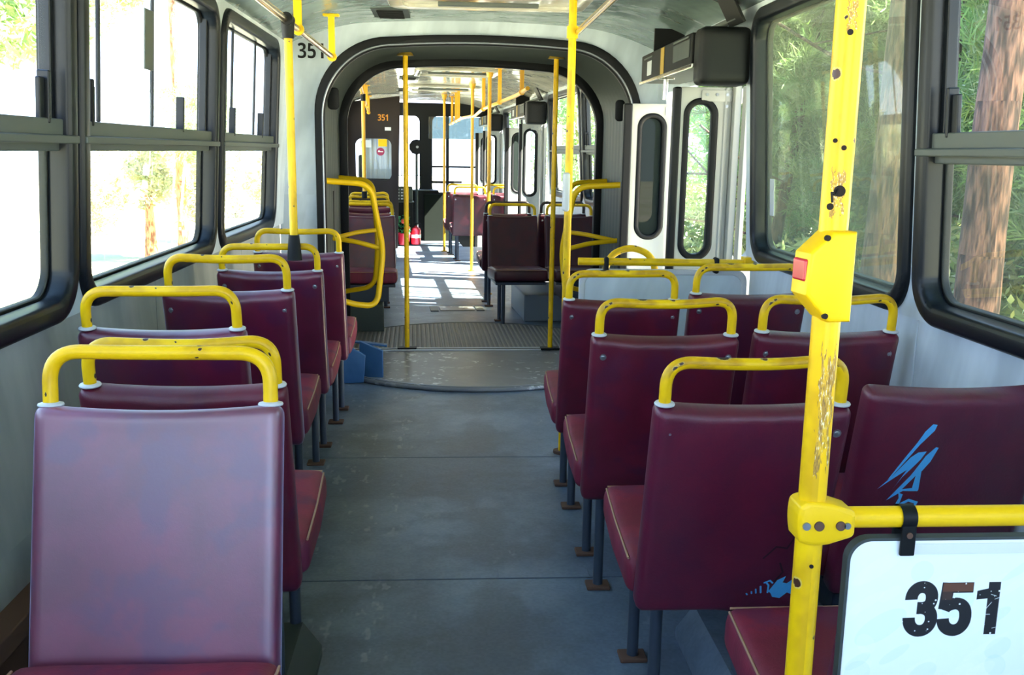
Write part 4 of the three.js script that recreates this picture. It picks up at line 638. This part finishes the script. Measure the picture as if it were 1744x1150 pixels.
  const bk = thing('flower_basket', 'red basket with green leafy stems beside the extinguisher', 'basket', F(-0.31, 0.02, 7.55), TH); part(bk, 'basket', new THREE.LatheGeometry([[0.07, 0], [0.1, 0.17], [0.092, 0.17], [0.064, 0.01], [0, 0.01]].map((p) => new THREE.Vector2(...p)), 24), M.redPlastic); const lv = []; for (let i = 0; i < 60; i++) { const g = new THREE.SphereGeometry(0.03, 6, 4); g.scale(1, 0.25, 0.5); g.rotateZ(rr(-1, 1)); g.rotateY(rr(0, 6)); g.translate(rr(-0.09, 0.09), rr(0.17, 0.42), rr(-0.08, 0.08)); lv.push(g); } part(bk, 'foliage', merge(lv), std({ color: 0x2f8a58, roughness: 0.7 })).userData.kind = 'stuff'; for (let i = 0; i < 4; i++) part(bk, 'blossom', new THREE.SphereGeometry(0.035, 10, 8), std({ color: [0xd8503c, 0xe08060, 0xc03040, 0xe8e0d8][i] }), [rr(-0.05, 0.08), rr(0.2, 0.36), 0.07]);
  const fan = thing('disc_mirror', 'dark round disc on a thin stem before the windscreen', 'mirror', F(-0.09, 0, 8.3), TH); part(fan, 'disc', cyl(0.115, 0.05, 10), M.bellowsDark, [0, 1.42, 0], [Math.PI / 2, 0, 0]); part(fan, 'stem', cyl(0.02, 1.3, 12), M.bellows, [0, 0.66, 0]); part(fan, 'hub', cyl(0.02, 0.06, 12), M.collar, [0.01, 1.42, 0.01], [Math.PI / 2, 0, 0]);
  single('sun_visor', 'dark tinted band across the top of the windscreen', 'visor', bx(1.0, 0.34, 0.015, 0.62, 1.72, 0), M.glassGrey, F(0, 0, 8.85), TH);
  single('wiper', 'thin wiper on the windscreen', 'wiper', merge([bx(0.012, 0.5, 0.012, 0, 1.0, 0), bx(0.5, 0.012, 0.012, 0.1, 0.98, 0)]), M.black, F(-0.3, 0, 8.93), TH);
  part(scene.getObjectByName('wall_front'), 'glazing_bar', merge([bx(1.0, 0.03, 0.03, 0.64, 1.12, 0.05), bx(0.5, 0.04, 0.03, 0.4, 0.88, 0.05), bx(0.05, 1.2, 0.04, 0.42, 1.3, 0.05)]), M.bellowsDark);
  single('cab_door', 'dark low cab door between the partition and the front doorway', 'door', bx(0.5, 0.72, 0.04, 0, 0.36, 0, 0.01), M.cabGreen, F(0.27, 0.0, 8.35), TH);
}

// ---------------------------------------------------------------- outside
const GY = -0.95;
structMesh('ground', boxUV(new THREE.PlaneGeometry(160, 160, 1, 1).rotateX(-Math.PI / 2)), M.ground, new THREE.Vector3(0, GY, -10));
const sprig = (() => { const l = []; for (let i = 0; i < 7; i++) { const s = new THREE.Shape(); s.moveTo(0, 0); s.quadraticCurveTo(0.035, 0.04, 0, 0.12); s.quadraticCurveTo(-0.035, 0.04, 0, 0); const g = new THREE.ShapeGeometry(s, 2); g.rotateX(rr(-0.9, 0.9)); g.rotateZ(i * 0.9 + rr(-0.4, 0.4)); g.rotateY(rr(0, 6)); g.translate(rr(-0.09, 0.09), rr(-0.08, 0.08), rr(-0.09, 0.09)); l.push(g); } return merge(l); })();
const needles = (() => { const l = []; for (let i = 0; i < 22; i++) { const g = new THREE.PlaneGeometry(0.012, 0.2); g.translate(0, 0.1, 0); g.rotateZ(rr(-1.1, 1.1)); g.rotateY(rr(0, 6.3)); g.rotateZ(-0.9); g.translate(rr(-0.02, 0.22), rr(-0.04, 0.04), rr(-0.02, 0.02)); l.push(g); } return merge(l); })();
function tree(label, x, d, o = {}) {
  const { h = 9, r = 0.13, lean = [0, 0], crown = [], kind = sprig, n = 2600, size = 1, col = [0.1, 0.2, 0.045], bark = M.bark, name = 'forest_tree', bend = 0, cat = 'tree', branches = 7, group } = o;
  const t = thing(name, label, cat, V(x, GY, d), 0, group);
  if (h > 0) {
    const pts = []; for (let i = 0; i <= 6; i++) { const k = i / 6; pts.push(new THREE.Vector3(lean[0] * k * h + bend * Math.sin(k * 4), k * h - 0.05, lean[1] * k * h)); }
    const c = new THREE.CatmullRomCurve3(pts), g = new THREE.TubeGeometry(c, 40, r, 14), p = g.attributes.position, uv = g.attributes.uv, q = noise(8, Math.round(x * 10 + d)), L = c.getLength();
    for (let i = 0; i < p.count; i++) { const k = uv.getX(i), ax = c.getPointAt(k), f = (1 - 0.55 * k) * (1 + 0.12 * (q(uv.getY(i), k * 3) - 0.5)) * (1 + 0.35 * Math.exp(-k * h * 2.5)); p.setXYZ(i, ax.x + (p.getX(i) - ax.x) * f, p.getY(i), ax.z + (p.getZ(i) - ax.z) * f); uv.setXY(i, k * L * 0.5, uv.getY(i)); }
    const uvr = new Float32Array(uv.count * 2); for (let i = 0; i < uv.count; i++) { uvr[2 * i] = uv.getY(i) * 2 * Math.PI * r; uvr[2 * i + 1] = uv.getX(i) * 2; } g.setAttribute('uv', new THREE.BufferAttribute(uvr, 2)); g.computeVertexNormals();
    part(t, 'trunk', g, bark);
    for (let i = 0; i < branches; i++) { const k = rr(0.2, 0.9), a = c.getPointAt(k), an = rr(0, 6.3), len = rr(0.8, 2.2); part(t, 'branch', tube([a, a.clone().add(new THREE.Vector3(Math.cos(an) * len * 0.5, len * 0.12, Math.sin(an) * len * 0.5)), a.clone().add(new THREE.Vector3(Math.cos(an) * len, len * rr(0, 0.5), Math.sin(an) * len))], r * 0.16, 0.3, 12, 7), M.barkDark); }
  }
  if (crown.length) {
    const m = new THREE.InstancedMesh(kind, M.leaf, n); m.name = 'foliage'; m.userData.kind = 'stuff';
    const q = new THREE.Quaternion(), e = new THREE.Euler(), mt = new THREE.Matrix4(), cc = new THREE.Color(), vol = crown.map((c) => c[3] * c[4] * c[5]), tot = vol.reduce((a, b) => a + b);
    // leaves gather in clumps, gaps stay between the clumps
    const clumps = crown.map((c) => { const l = []; for (let i = 0; i < 44; i++) { let a, b, z; do { a = rr(-1, 1); b = rr(-1, 1); z = rr(-1, 1); } while (a * a + b * b + z * z > 1); l.push([a, b, z]); } return l; });
    for (let i = 0; i < n; i++) {
      let k = 0, w = rnd() * tot; while (w > vol[k] && k < crown.length - 1) w -= vol[k++];
      const [cx, cy, cd, ax, ay, ad] = crown[k], u = clumps[k][Math.floor(rnd() * 44)], sp = 0.15;
      const g3 = () => (rnd() + rnd() + rnd() - 1.5) * sp * 1.3;
      e.set(rr(-0.7, 0.7), rr(0, 6.3), rr(-0.7, 0.7)); q.setFromEuler(e); const s = rr(0.7, 1.5) * size;
      mt.compose(new THREE.Vector3(cx + (u[0] + g3()) * ax, cy + (u[1] + g3()) * ay, -(cd + (u[2] + g3()) * ad)), q, new THREE.Vector3(s, s, s)); m.setMatrixAt(i, mt);
      const v = rr(0.65, 1.45); cc.setRGB(col[0] * v * rr(0.85, 1.25), col[1] * v, col[2] * v * rr(0.7, 1.2)); m.setColorAt(i, cc);
    }
    t.add(m);
  }
  return t;
}
// beyond the door side: pines and undergrowth close to the bus, the sun comes through their crowns
tree('thick reddish pine trunk seen past the hazy window and the large pole', 3.15, 7.1, { h: 12, r: 0.17, lean: [0.02, 0], branches: 3 });
tree('leaning bare trunk close beside the thick pine, hazy window', 3.65, 7.6, { h: 11, r: 0.09, lean: [-0.03, 0], branches: 4, bend: 0.08, bark: M.barkDark });
tree('thick pine trunk filling the edge of the window next to the numbered panel', 3.05, 5.55, { h: 12, r: 0.14, branches: 3, lean: [0.005, 0] });
tree('thin reddish trunk just past the black window pillar', 4.3, 8.5, { h: 11, r: 0.09, branches: 3 });
tree('slender trunk between the two nearer pines', 4.6, 8.0, { h: 8, r: 0.05, branches: 8, bark: M.barkDark });
tree('dark slanting trunk behind the hazy window near the doors', 3.5, 11.0, { h: 6, r: 0.08, lean: [0.13, 0], bark: M.barkDark, branches: 9, kind: needles, n: 3600, size: 0.7, col: [0.12, 0.19, 0.06], crown: [[0.8, 3.2, 0.4, 1.4, 1.6, 1.4]] });
tree('leafy bright green tree seen through the doorway', 5.0, 17, { h: 7, r: 0.12, n: 4200, size: 1.0, col: [0.19, 0.34, 0.06], crown: [[0, 2.6, 0, 2.4, 2.4, 2.2], [0.6, 5.2, 0, 2.2, 2.2, 2]] });
tree('needle-leaved tree deep behind the hazy window', 5.6, 13, { h: 6, r: 0.1, n: 6000, kind: needles, size: 0.75, col: [0.12, 0.25, 0.06], crown: [[0, 2.6, 0, 2, 2.4, 2], [0.6, 4.6, 0, 1.8, 1.6, 2]] });
tree('needle-leaved tree behind the thick pine of the hazy window', 6.6, 11, { h: 7, r: 0.1, n: 6500, kind: needles, size: 0.72, col: [0.12, 0.24, 0.06], crown: [[0, 2.8, 0, 2, 2.6, 2], [0.6, 5.2, 0, 2, 1.8, 2]] });
tree('needle-leaved tree with sparse branches behind the window next to the panel', 6.0, 7.4, { h: 9, r: 0.09, n: 15000, kind: needles, size: 0.72, col: [0.12, 0.23, 0.06], crown: [[0, 3.4, 0, 2, 2.4, 1.8], [0.4, 5.4, -0.6, 1.8, 1.8, 1.6], [-0.5, 8.0, -1.6, 1.9, 1.1, 1.0], [-0.3, 9.2, -1.5, 1.6, 1.0, 0.9]] });  // two high crown clumps added out of view to shade the rear-facing pair
tree('tall leafy tree standing back among the pines', 9.6, 15, { h: 9, r: 0.14, n: 3600, size: 1.2, col: [0.16, 0.28, 0.06], crown: [[0, 3.4, 0, 3, 3, 3], [1, 6.4, 0, 2.6, 2.4, 2.6]] });
tree('tall leafy tree at the far edge of the pines', 8.2, 23, { h: 9, r: 0.14, n: 3600, size: 1.3, col: [0.17, 0.3, 0.06], crown: [[0, 3.4, 0, 3.4, 3.4, 3], [0, 6.6, 0, 3, 2.6, 2.6]] });
tree('tall tree with dull needles at the back of the pines', 11, 13, { h: 11, r: 0.14, n: 5000, kind: needles, size: 0.95, col: [0.11, 0.2, 0.07], crown: [[0, 3, 0, 3, 3, 3], [0, 6, 0, 2.6, 2.6, 2.6]] });
tree('tall pine behind the shoulder of the bus, its crown dappling the seats', 6.2, 1.6, { h: 11, r: 0.16, n: 12500, kind: needles, size: 1.7, col: [0.1, 0.2, 0.06], crown: [[-0.2, 7.2, 0.6, 2.8, 2.6, 3.4], [0.6, 9.6, 0, 2.2, 2, 2.6]] });
tree('tall pine beside the rear window seats with a wide crown', 6.4, -2.6, { h: 11, r: 0.16, n: 11000, kind: needles, size: 1.7, col: [0.1, 0.2, 0.06], crown: [[-0.2, 7.2, 0, 2.8, 2.8, 3.2], [0.6, 9.6, 0, 2.2, 2, 2.6]] });
tree('pale leafy tree far ahead past the middle door windows', 4.2, 30, { h: 6, r: 0.12, n: 2600, size: 1.4, col: [0.2, 0.34, 0.14], crown: [[0, 3.2, 0, 2.6, 2.4, 2.4]] });
for (const [x, d, l] of [[4.2, 9.5, 'low pale shrub at the foot of the slanting trunk'], [5.2, 7.6, 'low sunlit shrub behind the thin reddish trunk'], [5.4, 10.5, 'low shrub behind the thick pine'], [4.2, 13.5, 'low shrub seen past the door leaf'], [7.4, 9.6, 'low shrub farther back among the pines']]) tree(l, x, d, { name: 'forest_shrub', cat: 'shrub', h: 0, n: 1200, size: 1.1, col: [0.2, 0.26, 0.09], crown: [[0, 0.9, 0, 1.3, 1.0, 1.2]] });
// driver's side: open sunlit clearing, lit foliage high before the first windows
tree('broad leafy tree whose pale branches hang before the first side windows', -6.1, 12, { h: 7, r: 0.15, n: 4200, size: 1.0, col: [0.36, 0.5, 0.2], crown: [[0.3, 4.3, 0, 1.7, 1.2, 1.8], [1.5, 4.7, 0.6, 1.0, 0.8, 1.2]] });  // leaf colours on this side are paled, the glare of the clearing painted in
tree('orange-barked slim pine with a sparse crown out in the sunlit clearing', -5.45, 19.5, { h: 8, r: 0.11, bark: M.barkGlare, branches: 0, n: 700, kind: needles, size: 1.1, col: [0.34, 0.44, 0.2], crown: [[0.3, 2.6, 0, 0.7, 1.0, 0.8], [0, 6.4, 0, 1.2, 1.0, 1.2]] });
tree('short reddish stump of a trunk in the clearing beside the slim pine', -6.4, 20.5, { h: 2.1, r: 0.12, bark: M.barkGlare, branches: 0, n: 500, size: 1.0, col: [0.4, 0.44, 0.26], crown: [[0.1, 1.9, 0, 0.5, 0.8, 0.5]] });
for (const [x, d, l, w] of [[-9.4, 26, 'pale bush at the far side of the clearing behind the second window', 0.8], [-6.0, 24, 'pale bush beside the orange-barked pine', 0.6], [-13, 26, 'pale bush seen low through the first side window', 0.9], [-6.8, 33, 'distant pale bush past the third side window', 1.0]]) tree(l, x, d, { name: 'clearing_bush', cat: 'bush', h: 0, n: 520, size: 1.2, col: [0.46, 0.46, 0.32], crown: [[0, 1.3, 0, w, 1.2, w * 0.8]] });
scene.traverse((o) => { if (o.isMesh) { o.castShadow = true; o.receiveShadow = true; } });
renderer.render(scene, camera);
